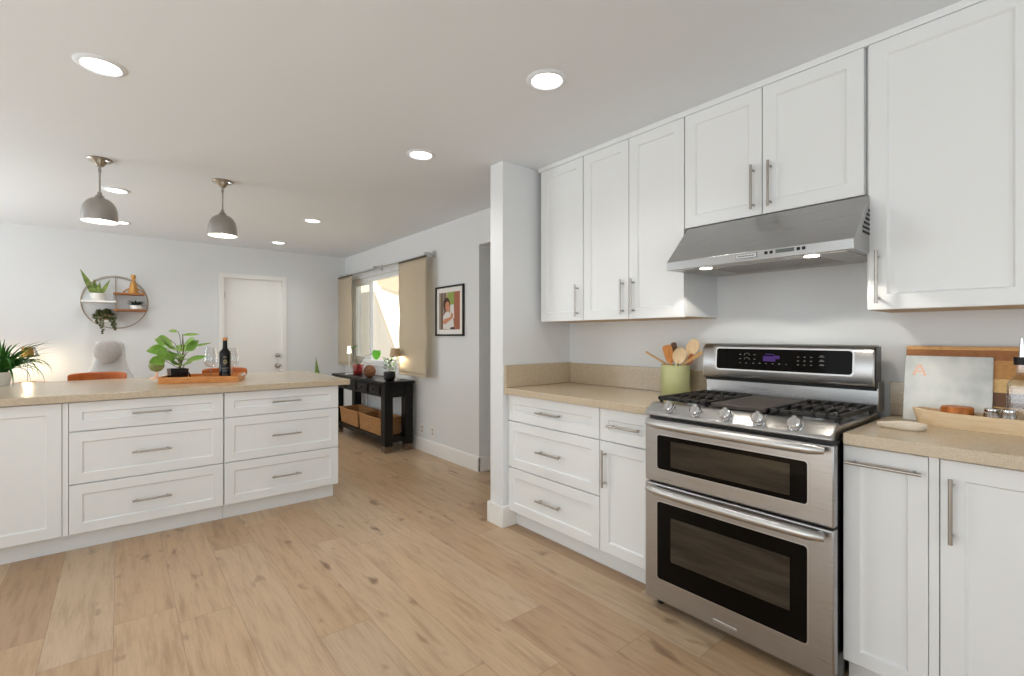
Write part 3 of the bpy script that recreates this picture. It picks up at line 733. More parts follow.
def basket(label, y0, y1, h):
    t = thing('wicker_basket', label, 'basket', (TX0+.03, y0, .15), group='woven baskets on the console shelf')
    w, l = TX1-TX0-.08, y1-y0
    b = B(); o = [(0, 0), (w, 0), (w, l), (0, l)]; k = .012
    def ring(i, z): return [b.v(x+(i if x == 0 else -i), y+(i if y == 0 else -i), z) for x, y in o]
    R = [ring(.012, 0), ring(0, h), ring(k, h), ring(.02, .012)]
    for A, C in zip(R, R[1:]):
        for q in range(4): b.face([A[q], A[(q+1) % 4], C[(q+1) % 4], C[q]])
    b.face(R[0][::-1]); b.face(R[-1]); b.build('basket_body', M_weave, t, bevel=.012)
    b = B(); pts = [(-.002, -.002), (w+.002, -.002), (w+.002, l+.002), (-.002, l+.002)]
    for q in range(4):
        a, c = pts[q], pts[(q+1) % 4]; b.tube([(a[0], a[1], h), ((a[0]+c[0])/2, (a[1]+c[1])/2, h-.006), (c[0], c[1], h)], .0085, 8)
    b.build('rim', M_weave, t)
basket('right woven seagrass basket on the console shelf, nearest the front leg', 4.98, 5.59, .19)
basket('left woven seagrass basket on the console shelf, half hidden by the island', 5.64, 6.22, .19)

def table_lamp(label, x, y, zb, shade_m, lit, hz, sr=(.035, .055), sh=.09, pole=M_aluminium):
    t = thing('table_lamp', label, 'lamp', (x, y, zb))
    B().lathe([(0, 0), (.055, 0), (.055, .008), (.05, .014), (.008, .018), (0, .018)], 24).build('base', pole, t)
    B().tube([(0, 0, .015), (0, 0, hz-.02)], .005, 10).build('pole', pole, t)
    b = B(); b.lathe([(0, hz), (sr[0], hz), (sr[1], hz-sh), (sr[1]-.003, hz-sh), (sr[0]-.003, hz-.003), (0, hz-.003)], 26); b.build('lamp_shade', shade_m, t)
    B()._ball((0, 0, hz-sh*.55), .016, .016, .02, 12, 8).build('bulb', M_bulb, t)
    l = bpy.data.lights.new('lamp_light', 'POINT'); l.energy = lit; l.color = (1, .82, .58); l.shadow_soft_size = .02
    o = bpy.data.objects.new('lamp_light', l); COL.objects.link(o); o.location = (x, y, zb+hz-sh-.004)
    return t
table_lamp('small lit lamp with tan shade on the console, before the right curtain', 2.37, 4.925, TZ, M_shadetan, 3.5, .355, (.044, .062), .09)
tl = table_lamp('small lamp with white glowing shade at the console\'s far end', 2.30, 6.11, TZ, M_shadewhite, .4, .36, (.018, .028), .09)
B().tube([(.05, .0, .01), (.2, .0, .006), (.245, .0, -.02), (.25, .0, -.4), (.25, .0, -.6)], .004, 6).build('cord', M_brass, tl)
t = thing('glass_planter', 'red-tinted glass planter with two long-stalked leaves on the console', 'plant', (2.33, 5.89, TZ))
B().lathe([(0, 0), (.05, 0), (.055, .01), (.075, .135), (.071, .135), (.052, .014), (0, .01)], 26).build('glass_pot', M_pink, t)
B().lathe([(0, .012), (.051, .014), (.056, .05), (0, .052)], 20).build('pebbles', mat('red_pebbles', (206, 104, 96), .7, noise=(222, 150, 138), nscale=60), t)
b = B(); b.tube([(0, 0, .05), (.0, .01, .15), (-.02, .04, .27), (-.02, .06, .33)], .003, 6); b.tube([(0, 0, .05), (0, -.06, .15), (-.01, -.26, .25), (-.02, -.56, .29)], .003, 6); b.build('stem', M_stem, t)
B().leaf((-.02, .13, .335), (0, -1, .12), (0, 0, 1), .15, .06, .2).build('leaf', M_leaf_b, t, ang=80)
b = B(); b.leaf((-.02, -.61, .325), (-.1, -.1, -1), (-.45, -.9, .1), .115, .105, .1, shape=2, n=9); b.build('leaf', M_leaf_b, t, ang=80)
t = thing('brown_ball', 'round brown fibrous ball between the glass planter and black pot', 'ornament', (2.3, 5.46, TZ))
b = B(); b._ball((0, 0, .074), .072, .072, .074, 22, 14); tag(b.build('husk', M_coco, t), '', '') if False else b.build('husk', M_coco, t); 
B().lathe([(.03, -.001), (.034, .002), (.03, .006), (.028, .002)], 16).build('ring_stand', M_brass, t)
t = thing('potted_plant', 'small leafy green plant in a round black pot on the console', 'plant', (2.29, 4.90, TZ))
B().lathe([(0, 0), (.035, 0), (.055, .015), (.063, .05), (.06, .1), (.056, .1), (.056, .085), (0, .085)], 24).build('pot', M_blackpot, t)
B().lathe([(0, .088), (.055, .088), (.05, .08), (0, .08)], 18).build('soil', M_soil, t)
b = B(); b.tube([(0, 0, .08), (.004, 0, .16), (-.003, .005, .23)], .004, 6)
for k in range(5): b.tube([(0, 0, .12+k*.022), (.04*math.cos(k*2.4), .04*math.sin(k*2.4), .15+k*.024)], .002, 5)
b.build('stem', M_stem, t)
b = B(); rr = random.Random(3)
for k in range(24):
    a = k*2.4; z = .12+k*.0058; r = .02+.025*rr.random(); b.leaf((r*math.cos(a), r*math.sin(a), z), (math.cos(a), math.sin(a), rr.uniform(-.5, .5)), (0, 0, 1), .055, .03, .5)
b.build('foliage', M_leaf_d, t, ang=80)

# ------------------------------------------------------------------ floor plant between window and island
t = thing('snake_plant', 'snake plant whose single leaf tip shows above the island\'s right end', 'plant', (2.03, 6.5, 0))
B().lathe([(0, 0), (.09, 0), (.12, .3), (.115, .3), (.11, .27), (0, .27)], 26).build('pot', M_whitepot, t)
B().lathe([(0, .272), (.109, .272), (.1, .26), (0, .26)], 18).build('soil', M_soil, t)
b = B()
b.leaf((.02, 0, .26), (-.06, 0, 1), (-.25, -.95, 0), .72, .11, -.06, 9, .2, 1)
for k in range(5): a = k*1.26; b.leaf((.04*math.cos(a), .04*math.sin(a), .26), (.2*math.cos(a), .2*math.sin(a), 1), (math.cos(a), math.sin(a), 0), .3+.03*k, .05, .05, 7, .25, 1)
b.build('foliage', M_snake, t, ang=80)

# ------------------------------------------------------------------ round wall shelf and its ornaments
M_ringmetal = mat('dull_bronze', (150, 134, 112), .45, .6)
SX, SZ, SR = -.025, 1.628, .287
t = thing('wall_shelf', 'round metal wall shelf with white and wooden boards above the grey chair', 'shelf', (SX, YB, SZ))
def ringtube(y): 
    b = B(); n = 56; r = .0036; R = []
    for k in range(n):
        a = k*2*PI/n; R.append([b.v((SR+r*math.cos(q*PI/4))*math.cos(a), y+r*math.sin(q*PI/4), (SR+r*math.cos(q*PI/4))*math.sin(a)) for q in range(8)])
    for k in range(n):
        for q in range(8): b.face([R[k][q], R[k][(q+1) % 8], R[(k+1) % n][(q+1) % 8], R[(k+1) % n][q]])
    return b.build('ring', M_ringmetal, t)
ringtube(-.15); ringtube(-.008)
b = B()
for y in (-.15, -.008): b.tube([(.0, y, -SR), (.0, y, SR)], .0036, 8)
b.build('upright', M_ringmetal, t)
b = B()
for a in (.35, 2.2, 3.6, 5.2): b.tube([(SR*math.cos(a), -.15, SR*math.sin(a)), (SR*math.cos(a), -.008, SR*math.sin(a))], .004, 8)
b.build('cross_bar', M_ringmetal, t)
Zs = lambda z: z-SZ
for x0, x1, z, m in ((-.285, .005, 1.642, M_lining), (-.19, .01, 1.43, M_lining), (-.02, .255, 1.737, M_walnut), (-.02, .27, 1.552, M_walnut)):
    B().box(x0, x1, -.155, -.003, Zs(z)-.02, Zs(z)).build('shelf_board', m, t, bevel=.002, label='white shelf board' if m is M_lining else 'brown wooden shelf board')
t = thing('potted_snake_plant', 'spiky green plant in a white pot on the upper left shelf board', 'plant', (-.18, YB-.08, 1.642))
B().lathe([(0, 0), (.055, 0), (.063, .01), (.065, .08), (.061, .08), (.058, .07), (0, .07)], 24).build('pot', M_whitepot, t)
b = B()
for dx, dy, l, wd in ((-.42, -.1, .30, .062), (-.12, .05, .18, .05), (.12, 0, .15, .045), (.5, -.1, .2, .042), (.05, -.2, .12, .04)):
    b.leaf((dx*.05, dy*.05, .06), (dx, dy, 1), (-dx*.4, -1, 0), l, wd, .12 if dx > 0 else -.1, 7, .2, 1)
b.build('foliage', M_snake, t, ang=80)
t = thing('gold_ornament', 'tapered gold ornament on the upper wooden shelf board', 'ornament', (.13, YB-.08, 1.737))
b = B(); b.lathe([(0, 0), (.05, 0), (.05, .01), (.042, .03), (.038, .06), (.03, .11), (.02, .135), (.017, .17), (.024, .182), (.024, .2), (.016, .212), (0, .216)], 20, sx=1, sy=.7); b.build('body', M_gold, t)
b = B()
for s_ in (-1, 1): b.tube([(s_*.03, 0, .06), (s_*.065, 0, .035), (s_*.095, 0, .008)], [.008, .007, .006], 8)
b.build('side_arm', M_gold, t)
t = thing('potted_succulent', 'dark succulent in a low white pot on the lower wooden shelf board', 'plant', (.155, YB-.08, 1.552))
B().lathe([(0, 0), (.045, 0), (.058, .01), (.06, .05), (.056, .05), (.054, .042), (0, .042)], 22).build('pot', M_whitepot, t)
b = B()
for k in range(18): a = k*2.4; b.leaf((.01*math.cos(a), .01*math.sin(a), .04), (math.cos(a), math.sin(a), .45+.09*k), (-math.cos(a), -math.sin(a), 1), .095, .024, -.4, 5, .3, 0)
b.build('foliage', M_succ, t, ang=80)
t = thing('trailing_plant', 'dark trailing plant spilling over the lowest white shelf board', 'plant', (-.12, YB-.09, 1.43))
B().lathe([(0, 0), (.045, 0), (.055, .06), (.051, .06), (.048, .05), (0, .05)], 20).build('pot', mat('tan_clay', (190, 158, 120), .7), t)
b = B(); rr = random.Random(5)
for k in range(150):
    a = rr.uniform(0, 2*PI); r = .072*math.sqrt(rr.random()); b.leaf((r*1.1*math.cos(a), r*.8*math.sin(a), .03+.075*(1-(r/.072)**2)+rr.uniform(-.03, .012)), (math.cos(a), math.sin(a), rr.uniform(-.6, .4)), (0, 0, 1), .045, .032, .8, 4)
for sx, dz in ((-.02, .14), (.075, .09), (-.03, .12), (.05, .05), (-.07, .03), (.08, .1)):
    for k in range(9): z = .04-(dz+.04)*k/8; b.leaf((sx+rr.uniform(-.006, .006)+.01*k/8, -.07+rr.uniform(-.008, .008), z), (rr.uniform(-1, 1), -.5, -.6), (0, -1, .3), .032, .026, .4, 4)
b.build('foliage', M_leaf_s, t, ang=80)

# ------------------------------------------------------------------ seats behind the island
def stool(label, x, rz):
    t = thing('counter_stool', label, 'stool', (x, 5.0, 0), rz, group='tan leather stools behind the island')
    b = B(); n = 16; R = []
    for k in range(n+1):
        u = -1+2*k/n; ang = u*.72; cx, cy = .24*math.sin(ang)/.66*.5*1.0, .05+.10*(math.cos(ang)-1)+.0
        px = .178*u; py = .09-.09*u*u
        h = .075-.02*abs(u)**4
        R.append([b.v(px, py-.014, .955-h), b.v(px, py+.014, .955-h), b.v(px, py+.014, .965-.012*abs(u)**6), b.v(px, py-.014, .965-.012*abs(u)**6)])
    for a, c in zip(R, R[1:]):
        for q in range(4): b.face([a[q], a[(q+1) % 4], c[(q+1) % 4], c[q]])
    b.face(R[0][::-1]); b.face(R[-1]); b.build('backrest', M_leather, t, bevel=.012, seg=3)
    b = B(); b.rrect(-.19, .19, -.26, .07, .06, 0, .06); s_ = b.build('seat', M_leather, t, loc=(0, 0, .66), rot=(PI/2, 0, 0), bevel=.015, seg=3)
    s_.location = (0, -.09, .70); s_.rotation_euler = (-PI/2, 0, 0)
    for sx in (-1, 1):
        for sy in (-.27, .08): B().tube([(sx*.16, sy*.9, .63), (sx*.2, sy*1.15-.01, 0)], [.014, .011], 10).build('leg', M_iron, t)
        B().tube([(sx*.15, .05, .66), (sx*.15, .06, .91)], .01, 8).build('back_post', M_iron, t)
    b = B()
    for p, q in (((-.18, -.28, .22), (.18, -.28, .22)), ((-.18, .08, .22), (.18, .08, .22)), ((-.18, -.28, .22), (-.18, .08, .22)), ((.18, -.28, .22), (.18, .08, .22))): b.tube([p, q], .008, 8)
    b.build('footrest', M_iron, t); return t
stool('tan leather counter stool behind the island, below the round wall shelf', -.125, 0)
stool('tan leather counter stool behind the island, right of the wine bottle', .745, 0)

t = thing('lounge_chair', 'light grey high-back lounge chair under the round wall shelf', 'chair', (-.02, 6.36, 0), .25)
def loft(sections, name, m, n=20, **k):
    """rounded slab from horizontal sections (z, cx, cy, half width, half depth)"""
    b = B(); R = []
    for z, cx, cy, hw, hd in sections:
        r = []
        for i in range(n):
            a = i*2*PI/n; ca, sa = math.cos(a), math.sin(a)
            r.append(b.v(cx+hw*math.copysign(abs(ca)**.55, ca), cy+hd*math.copysign(abs(sa)**.7, sa), z))
        R.append(r)
    for a, c in zip(R, R[1:]):
        for i in range(n): b.face([a[i], a[(i+1) % n], c[(i+1) % n], c[i]])
    b.face(R[0][::-1]); b.face(R[-1]); return b.build(name, m, t, ang=60, **k)
loft([(.42, 0, .12, .26, .07), (.6, 0, .15, .255, .07), (.78, 0, .19, .22, .065), (.9, 0, .22, .165, .06), (1.0, .01, .245, .135, .055), (1.1, .015, .26, .128, .05), (1.17, .015, .27, .122, .045), (1.2, .015, .272, .1, .03), (1.206, .015, .272, .05, .01)], 'backrest', M_grey)
loft([(.3, 0, -.12, .27, .28), (.34, 0, -.12, .3, .31), (.42, 0, -.12, .3, .31), (.46, 0, -.12, .27, .28)], 'seat', M_grey)
for s_ in (-1, 1):
    loft([(.3, s_*.31, -.08, .045, .27), (.58, s_*.33, -.06, .05, .27), (.62, s_*.33, -.06, .035, .25)], 'armrest', M_grey)
    for y in (-.36, .12): B().tube([(s_*.24, y, .32), (s_*.28, y*1.1, 0)], [.02, .012], 10).build('leg', M_walnut, t)
t = thing('head_cushion', 'rounded darker grey cushion on the head of the lounge chair', 'cushion', (-.085, 6.5, 1.09), .2)
b = B(); n, m_ = 24, 14; R = []
for i in range(m_+1):
    a = i*PI/m_; z = -.118*math.cos(a); rx = math.sin(a)**.6
    wx = .118*(1 if z > 0 else 1-.35*(z/.118)**2)
    R.append([b.v(rx*wx*math.cos(k*2*PI/n), rx*.055*math.sin(k*2*PI/n), z) for k in range(n)])
for a, c in zip(R, R[1:]):
    for k in range(n): b.face([a[k], a[(k+1) % n], c[(k+1) % n], c[k]])
b.build('cushion_cover', M_pillow, t, ang=80)
b = B(); b.tube([(.118*math.cos(k*PI/14), -.0, .0+.112*math.sin(k*PI/14)) for k in range(15)], .004, 6); b.build('piping', M_grey, t)

# ------------------------------------------------------------------ side table, brass lamp, spider plant at the far left
t = thing('side_table', 'small wooden side table under the brass lamp by the back wall', 'table', (-.71, 6.72, 0))
B().lathe([(0, .765), (.17, .765), (.175, .77), (.175, .785), (.17, .79), (0, .79)], 32).build('table_top', M_walnut, t)
for k in range(3): a = .6+k*2.094; B().tube([(.1*math.cos(a), .1*math.sin(a), .768), (.16*math.cos(a), .16*math.sin(a), 0)], [.014, .01], 10).build('leg', M_walnut, t)
t = thing('desk_lamp', 'brass lamp lighting the back wall, behind the spider plant', 'lamp', (-.70, 6.74, .79))
B().lathe([(0, 0), (.06, 0), (.06, .01), (.01, .016), (0, .016)], 24).build('base', M_brass, t)
B().tube([(0, .0, .012), (0, 0, .345)], .004, 8).build('arm', M_dark_nickel, t)
B().tube([(.03, -.01, .352), (.05, -.015, .345), (.075, -.02, .26)], [.006, .009, .012], 10).build('handle', M_dark_nickel, t)
B().lathe([(0, .355), (.03, .355), (.043, .345), (.05, .255), (.047, .255), (.04, .342), (0, .35)], 26).build('lamp_shade', M_brass, t)
B()._ball((0, 0, .29), .02, .02, .025, 12, 8).build('bulb', M_bulb, t)
l = bpy.data.lights.new('lamp_light', 'POINT'); l.energy = 6; l.color = (1, .8, .52); l.shadow_soft_size = .025
o = bpy.data.objects.new('lamp_light', l); COL.objects.link(o); o.location = (-.70, 6.74, .79+.245)
t = thing('spider_plant', 'grassy arching green plant in a white pot at the far left of the island', 'plant', (-.62, 4.76, .916))
B().lathe([(0, 0), (.04, 0), (.055, .09), (.051, .09), (.049, .08), (0, .08)], 24).build('pot', M_whitepot, t)
B().lathe([(0, .082), (.049, .082), (.045, .07), (0, .07)], 18).build('soil', M_soil, t)
b = B(); rr = random.Random(11)
for k in range(150):
    a = rr.uniform(0, 2*PI); el_ = rr.uniform(.9, 5.5); l_ = rr.uniform(.2, .37)
    b.leaf((.02*math.cos(a), .02*math.sin(a), .08), (math.cos(a), math.sin(a), el_), (-math.cos(a)*el_, -math.sin(a)*el_, 1), l_, rr.uniform(.011, .016), rr.uniform(-2.0, -.4), 9, .3, 1)
b.build('foliage', M_leaf_d, t, ang=80)

# ------------------------------------------------------------------ the tray on the island and what is in it
TA = math.radians(-18)
t = thing('serving_tray', 'honey-coloured wooden tray standing askew on the island worktop', 'tray', (.213, 4.148, .916), TA)
TL, TD = .49, .34
B().box(.0, TL, 0, TD, 0, .012).build('tray_base', M_tray, t, bevel=.002)
b = B(); b.box(0, TL, 0, .012, .012, .046); b.box(0, TL, TD-.012, TD, .012, .046); b.build('side_rail', M_tray, t, bevel=.002)
for x in (0, TL-.012):
    b = B(); b.box(x, x+.012, .012, TD-.012, .012, .05); b.build('end_rail', M_tray, t, bevel=.002)
    B().tube([(x+.006+(-.012 if x == 0 else .012), .12, .04), (x+.006+(-.02 if x == 0 else .02), .18, .046), (x+.006+(-.012 if x == 0 else .012), .24, .04)], .007, 8).build('handle', M_lining, t, label='pale tray handle')
t = thing('potted_plant', 'green broad-leaved plant in a square black pot on the wooden tray', 'plant', (.335, 4.26, .928), .15)
b = B(); h = .088
for z0, z1, s0, s1 in ((0, h, .05, .056),):
    A = [b.v(x*s0, y*s0, 0) for x, y in ((-1, -1), (1, -1), (1, 1), (-1, 1))]; C = [b.v(x*s1, y*s1, h) for x, y in ((-1, -1), (1, -1), (1, 1), (-1, 1))]
    D = [b.v(x*.05, y*.05, h) for x, y in ((-1, -1), (1, -1), (1, 1), (-1, 1))]; E_ = [b.v(x*.048, y*.048, h-.015) for x, y in ((-1, -1), (1, -1), (1, 1), (-1, 1))]
    for P_, Q_ in ((A, C), (C, D), (D, E_)):
        for k in range(4): b.face([P_[k], P_[(k+1) % 4], Q_[(k+1) % 4], Q_[k]])
    b.face(A[::-1]); b.face(E_)
b.build('pot', M_blackpot, t, bevel=.005)
b = B(); b.tube([(.078, 0, .02), (.07, -.005, .05), (.045, -.01, .075)], .005, 8); b.build('pot_handle', M_blackpot, t)
B().box(-.047, .047, -.047, .047, h-.016, h-.008).build('soil', M_soil, t)
b = B(); b.tube([(0, 0, .075), (.03, 0, .16), (.035, .0, .24), (.03, 0, .34)], [.005, .005, .004, .003], 7)
LV = [  # tip direction, start point, length, width, droop
 ((.0, 0, .36), (-1, 0, -.1), .06, .03, .2), ((.03, 0, .33), (1, -.1, .12), .11, .028, -.1), ((-.05, 0, .30), (-1, -.2, -.2), .1, .075, .5),
 ((.05, -.01, .22), (.9, -.3, .5), .12, .085, .6), ((.1, 0, .25), (1, 0, .12), .12, .02, .2), ((-.02, -.02, .24), (-.7, -.6, -.25), .15, .12, .7),
 ((-.03, -.02, .19), (-.9, -.3, -.4), .15, .12, .6), ((0, -.03, .16), (-.2, -.9, -.35), .13, .11, .6), ((.06, -.01, .15), (1, -.2, .0), .13, .05, .5),
 ((-.06, .02, .23), (-1, .3, -.4), .13, .1, .6), ((.02, .03, .21), (.4, .9, .1), .13, .09, .5), ((-.03, .03, .26), (-.6, .6, .1), .12, .085, .5),
 ((-.08, 0, .15), (-1, -.1, -.35), .11, .09, .5), ((-.02, -.04, .2), (-.45, -.8, -.5), .14, .12, .6), ((-.05, -.02, .27), (-.7, -.5, -.1), .12, .1, .6), ((-.01, -.05, .13), (-.6, -.7, -.3), .11, .1, .5), ((.04, -.02, .27), (.5, -.6, .1), .1, .08, .5), ((.03, -.03, .12), (.5, -.7, -.1), .1, .08, .6)]
for p, d, l_, w_, dr in LV: b.tube([(.02, 0, max(.08, p[2]-.11)), ((p[0]+.02)*.6, p[1]*.5, p[2]-.03), p], .0022, 5)
b.build('stem', M_stem, t)
b = B()
for p, d, l_, w_, dr in LV: b.leaf(p, d, (0, -.75, .65), l_, w_, dr, 8, .18)
b.build('foliage', M_leaf, t, ang=80)
def wine_bottle():
    t = thing('wine_bottle', 'dark wine bottle with a faint gold emblem standing on the tray', 'bottle', (.611, 4.10, .928))
    B().lathe([(0, .003), (.03, 0), (.037, .006), (.038, .02), (.038, .195), (.035, .21), (.02, .228), (.0155, .24), (.0145, .292), (.0165, .294), (.0165, .302), (0, .302)], 32).build('glass_body', M_bottle, t)
    B().lathe([(.0152, .252), (.0152, .30), (.0172, .30), (.0172, .306), (.014, .312), (0, .313)], 24).build('capsule', [M_capsule], t) if False else B().lathe([(.0168, .293), (.0172, .296), (.0172, .31), (.014, .315), (0, .3155)], 24).build('cork_cap', M_capsule, t, label='orange-tan cap')
    b = B(); R = .0386; th = math.atan2(-4.10, -.611)
    def pt(u, z): a = th+u/R; return b.v(R*math.cos(a), R*math.sin(a), z)
    def strip(u0, u1, z0, z1, n=6):
        for k in range(n):
            a, c = u0+(u1-u0)*k/n, u0+(u1-u0)*(k+1)/n; b.face([pt(a, z0), pt(c, z0), pt(c, z1), pt(a, z1)])
    for k in range(10):
        a = k*2*PI/10; x, z = .011*math.cos(a), .135+.014*math.sin(a); strip(x-.003, x+.003, z-.003, z+.003, 1)
    strip(-.006, .006, .13, .133, 2); strip(-.002, .002, .126, .146, 1); strip(-.008, -.004, .165, .178, 1); strip(.004, .008, .165, .178, 1)
    b.mi = 1
    strip(-.024, .024, .088, .091); strip(-.018, .018, .074, .076); strip(-.014, .014, .066, .0675); strip(-.02, .02, .04, .0415)
    b.build('label_print', [M_labelgold, M_labelwhite], t, smooth=False)
wine_bottle()
def wine_glass(label, x, y, z0):
    t = thing('wine_glass', label, 'glass', (x, y, z0), group='clear wine glasses on the tray')
    b = B(); b.lathe([(0, .004), (.034, .002), (.036, 0), (.034, .0), (0, 0)], 28); b.build('foot', M_wine, t)
    B().tube([(0, 0, .003), (0, 0, .085)], [.0045, .0035], 10).build('stem', M_wine, t)
    B().lathe([(.0035, .085), (.03, .095), (.045, .12), (.048, .145), (.042, .19), (.035, .235)], 32).build('bowl', M_wine, t, ang=80)
wine_glass('clear wine glass between the green plant and the wine bottle', .546, 4.30, .928)
wine_glass('clear wine glass behind the right side of the wine bottle', .675, 4.21, .928)
t = thing('copper_ornament', 'small round green ornament on a copper foot, left of the black pot', 'ornament', (.235, 4.76, .916))
B().lathe([(0, 0), (.045, 0), (.045, .006), (.012, .014), (.008, .03), (.008, .055), (0, .055)], 22).build('foot', M_copper, t)
b = B(); b._ball((0, 0, .1), .052, .03, .048, 20, 12); b.build('round_top', mat('sage_green', (124, 136, 74), .55, noise=(146, 152, 92), nscale=30), t)

# ------------------------------------------------------------------ things on the right worktops
CT = .914
t = thing('utensil_crock', 'sage green crock of wooden utensils between worktop and range', 'crock', (2.445, 1.515, CT))
B().lathe([(0, 0), (.077, 0), (.08, .004), (.08, .172), (.077, .176), (.073, .172), (.073, .01), (0, .01)], 40).build('crock', M_crock, t)
def utensil(name, label, m, base, tip, hl, hw, kind, face=(-.75, -.6, .1)):
    """stick from base (inside the crock) to tip with a flat or bowled head of length hl, width hw"""
    P0, P1 = Vector(base), Vector(tip); d = (P1-P0).normalized(); ln = (P1-P0).length
    f = Vector(face); f = (f-d*f.dot(d)).normalized(); s_ = d.cross(f)
    t = thing(name, label, 'utensil', P0, group='wooden utensils in the green crock')
    B().tube([(0, 0, 0), d*(ln-hl*.8)], [.0055, .006], 10).build('handle', m, t)
    b = B(); n = 10; c0 = d*(ln-hl); A = []; N = 14
    if kind == 'stick': return t
    for k in range(N):
        a = k*2*PI/N
        if kind == 'spoon': u = hl/2+hl/2*math.sin(a); v_ = hw/2*math.cos(a)
        else:
            u = hl/2+hl/2*math.copysign(abs(math.sin(a))**.35, math.sin(a)); v_ = hw/2*math.copysign(abs(math.cos(a))**.5, math.cos(a))*(.75+.25*u/hl)
        A.append((u, v_))
    front = [b.bm.verts.new(c0+d*u+s_*v_+f*.004) for u, v_ in A]; back = [b.bm.verts.new(c0+d*u+s_*v_-f*.005) for u, v_ in A]
    mid = [b.bm.verts.new(c0+d*(hl/2+(u-hl/2)*.8)+s_*v_*.8+f*(.002 if kind == 'spoon' else .004)) for u, v_ in A]
    cen = b.bm.verts.new(c0+d*hl*.5-f*(.008 if kind == 'spoon' else -.004)); cb = b.bm.verts.new(c0+d*hl*.5-f*(.016 if kind == 'spoon' else .005))
    for k in range(N):
        j = (k+1) % N
        b.face([front[k], front[j], mid[j], mid[k]]); b.face([mid[k], mid[j], cen]); b.face([front[j], front[k], back[k], back[j]]); b.face([back[j], back[k], cb])
    b.build('head', m, t, ang=60)
    return t
cx, cy = 2.445, 1.515
utensil('wooden_stick', 'thin wooden stick leaning out to the left of the crock', M_spoon_tan, (2.45, 1.449, 1.03), (2.425, 1.705, 1.162), .01, .01, 'stick')
utensil('wooden_spatula', 'orange-brown wooden spatula at the left in the crock', M_spoon_mid, (cx-.02, cy-.04, .93), (2.43, 1.562, 1.20), .105, .058, 'spatula')
utensil('wooden_spatula', 'dark wooden spatula behind the orange-brown one in the crock', M_spoon_dark, (cx+.03, cy-.03, .93), (2.49, 1.555, 1.215), .085, .035, 'spatula')
utensil('wooden_spoon', 'pale round wooden spoon in the middle of the crock', M_spoon_pale, (cx-.03, cy+.03, .93), (2.40, 1.447, 1.19), .095, .07, 'spoon')
utensil('wooden_spoon', 'tallest pale wooden spoon, right of the middle in the crock', M_spoon_pale, (cx, cy+.04, .93), (2.46, 1.392, 1.235), .1, .068, 'spoon', (-.7, -.5, .5))
utensil('wooden_spatula', 'tan wooden spatula leaning right out of the crock', M_spoon_tan, (2.44, 1.580, 1.02), (2.43, 1.345, 1.165), .1, .045, 'spatula', (-.4, -.2, .9))
utensil('wooden_spatula', 'short reddish wooden spatula at the right in the crock', mat('red_brown_wood', (176, 110, 78), .5), (cx+.02, cy+.02, .93), (2.455, 1.41, 1.15), .06, .035, 'spatula')

# cutting board and marble slab leaning on the upstand
t = wthing('cutting_board', 'striped wooden cutting board leaning on the wall behind the marble slab', 'board', 2.477, .497, CT+.001)
t.rotation_euler = (-math.atan2(.055, .3), 0, RZ)
B().rrect(0, .52, 0, .302, .008, 0, .028).build('board', M_stripes, t, bevel=.003)
t = wthing('marble_slab', 'square white marble slab with a copper letter A, leaning on the cutting board', 'board', 2.462, .497, CT+.001)
t.rotation_euler = (-math.atan2(.055, .3), 0, RZ)
B().rrect(0, .258, 0, .262, .004, 0, .012).build('slab', M_marble, t, bevel=.002)
b = B(); X_, Z_ = .047, .203
def bar(p, q, r):
    d = (Vector(q)-Vector(p)); n = Vector((-d.y, d.x)).normalized()*r
    b.prism([(p[0]+n.x, p[1]+n.y), (p[0]-n.x, p[1]-n.y), (q[0]-n.x, q[1]-n.y), (q[0]+n.x, q[1]+n.y)], 'y', -.0012, .001)
bar((X_-.018, Z_-.02), (X_-.002, Z_+.022), .0035); bar((X_+.018, Z_-.02), (X_+.002, Z_+.022), .0035); bar((X_-.008, Z_-.006), (X_+.008, Z_-.006), .003)
bar((X_-.022, Z_-.02), (X_-.012, Z_-.02), .0015); bar((X_+.012, Z_-.02), (X_+.022, Z_-.02), .0015)
b.build('letter_inlay', M_copper, t, smooth=False, label='copper letter A')

# long wooden dough tray
t = wthing('dough_tray', 'long pale wooden trough in front of the marble slab holding jars', 'tray', 2.345, .452, CT)
b = B(); n = 44; R = []
def half(u): return .058*max(0, 1-(2*abs(u-.5))**7)**.5
Lx = .66
for ring_, (sc, z) in enumerate(((.86, 0), (1, .052), (.9, .054), (.76, .012))):
    r = []
    for k in range(n+1): u = k/n; ux = .5+(u-.5)*(1 if sc > .9 else .95); r.append((Lx*ux, -max(half(u), .014)*sc+.058, z+(.008*(2*abs(u-.5))**4 if ring_ in (1, 2) else 0)))
    for k in range(n, -1, -1): u = k/n; ux = .5+(u-.5)*(1 if sc > .9 else .95); r.append((Lx*ux, max(half(u), .014)*sc+.058, z+(.008*(2*abs(u-.5))**4 if ring_ in (1, 2) else 0)))
    R.append([b.v(*p) for p in r])
N = len(R[0])
for a, c in zip(R, R[1:]):
    for k in range(N): b.face([a[k], a[(k+1) % N], c[(k+1) % N], c[k]])
b.face(R[0][::-1]); b.face(R[-1]); b.build('trough', M_pale, t, ang=50)
t = thing('wooden_salt_box', 'round brown two-tone wooden box in the pale trough', 'box', (2.403, .325, CT+.0125))
B().lathe([(0, 0), (.04, 0), (.0455, .008), (.0455, .038), (0, .038)], 32).build('box_body', M_acacia, t)
B().lathe([(0, .0385), (.0465, .0385), (.0465, .06), (.043, .064), (.034, .065), (0, .063)], 32).build('lid', mat('dark_acacia', (206, 126, 56), .4, noise=(160, 86, 34), nscale=5, stretch=(3, 14, 3)), t)
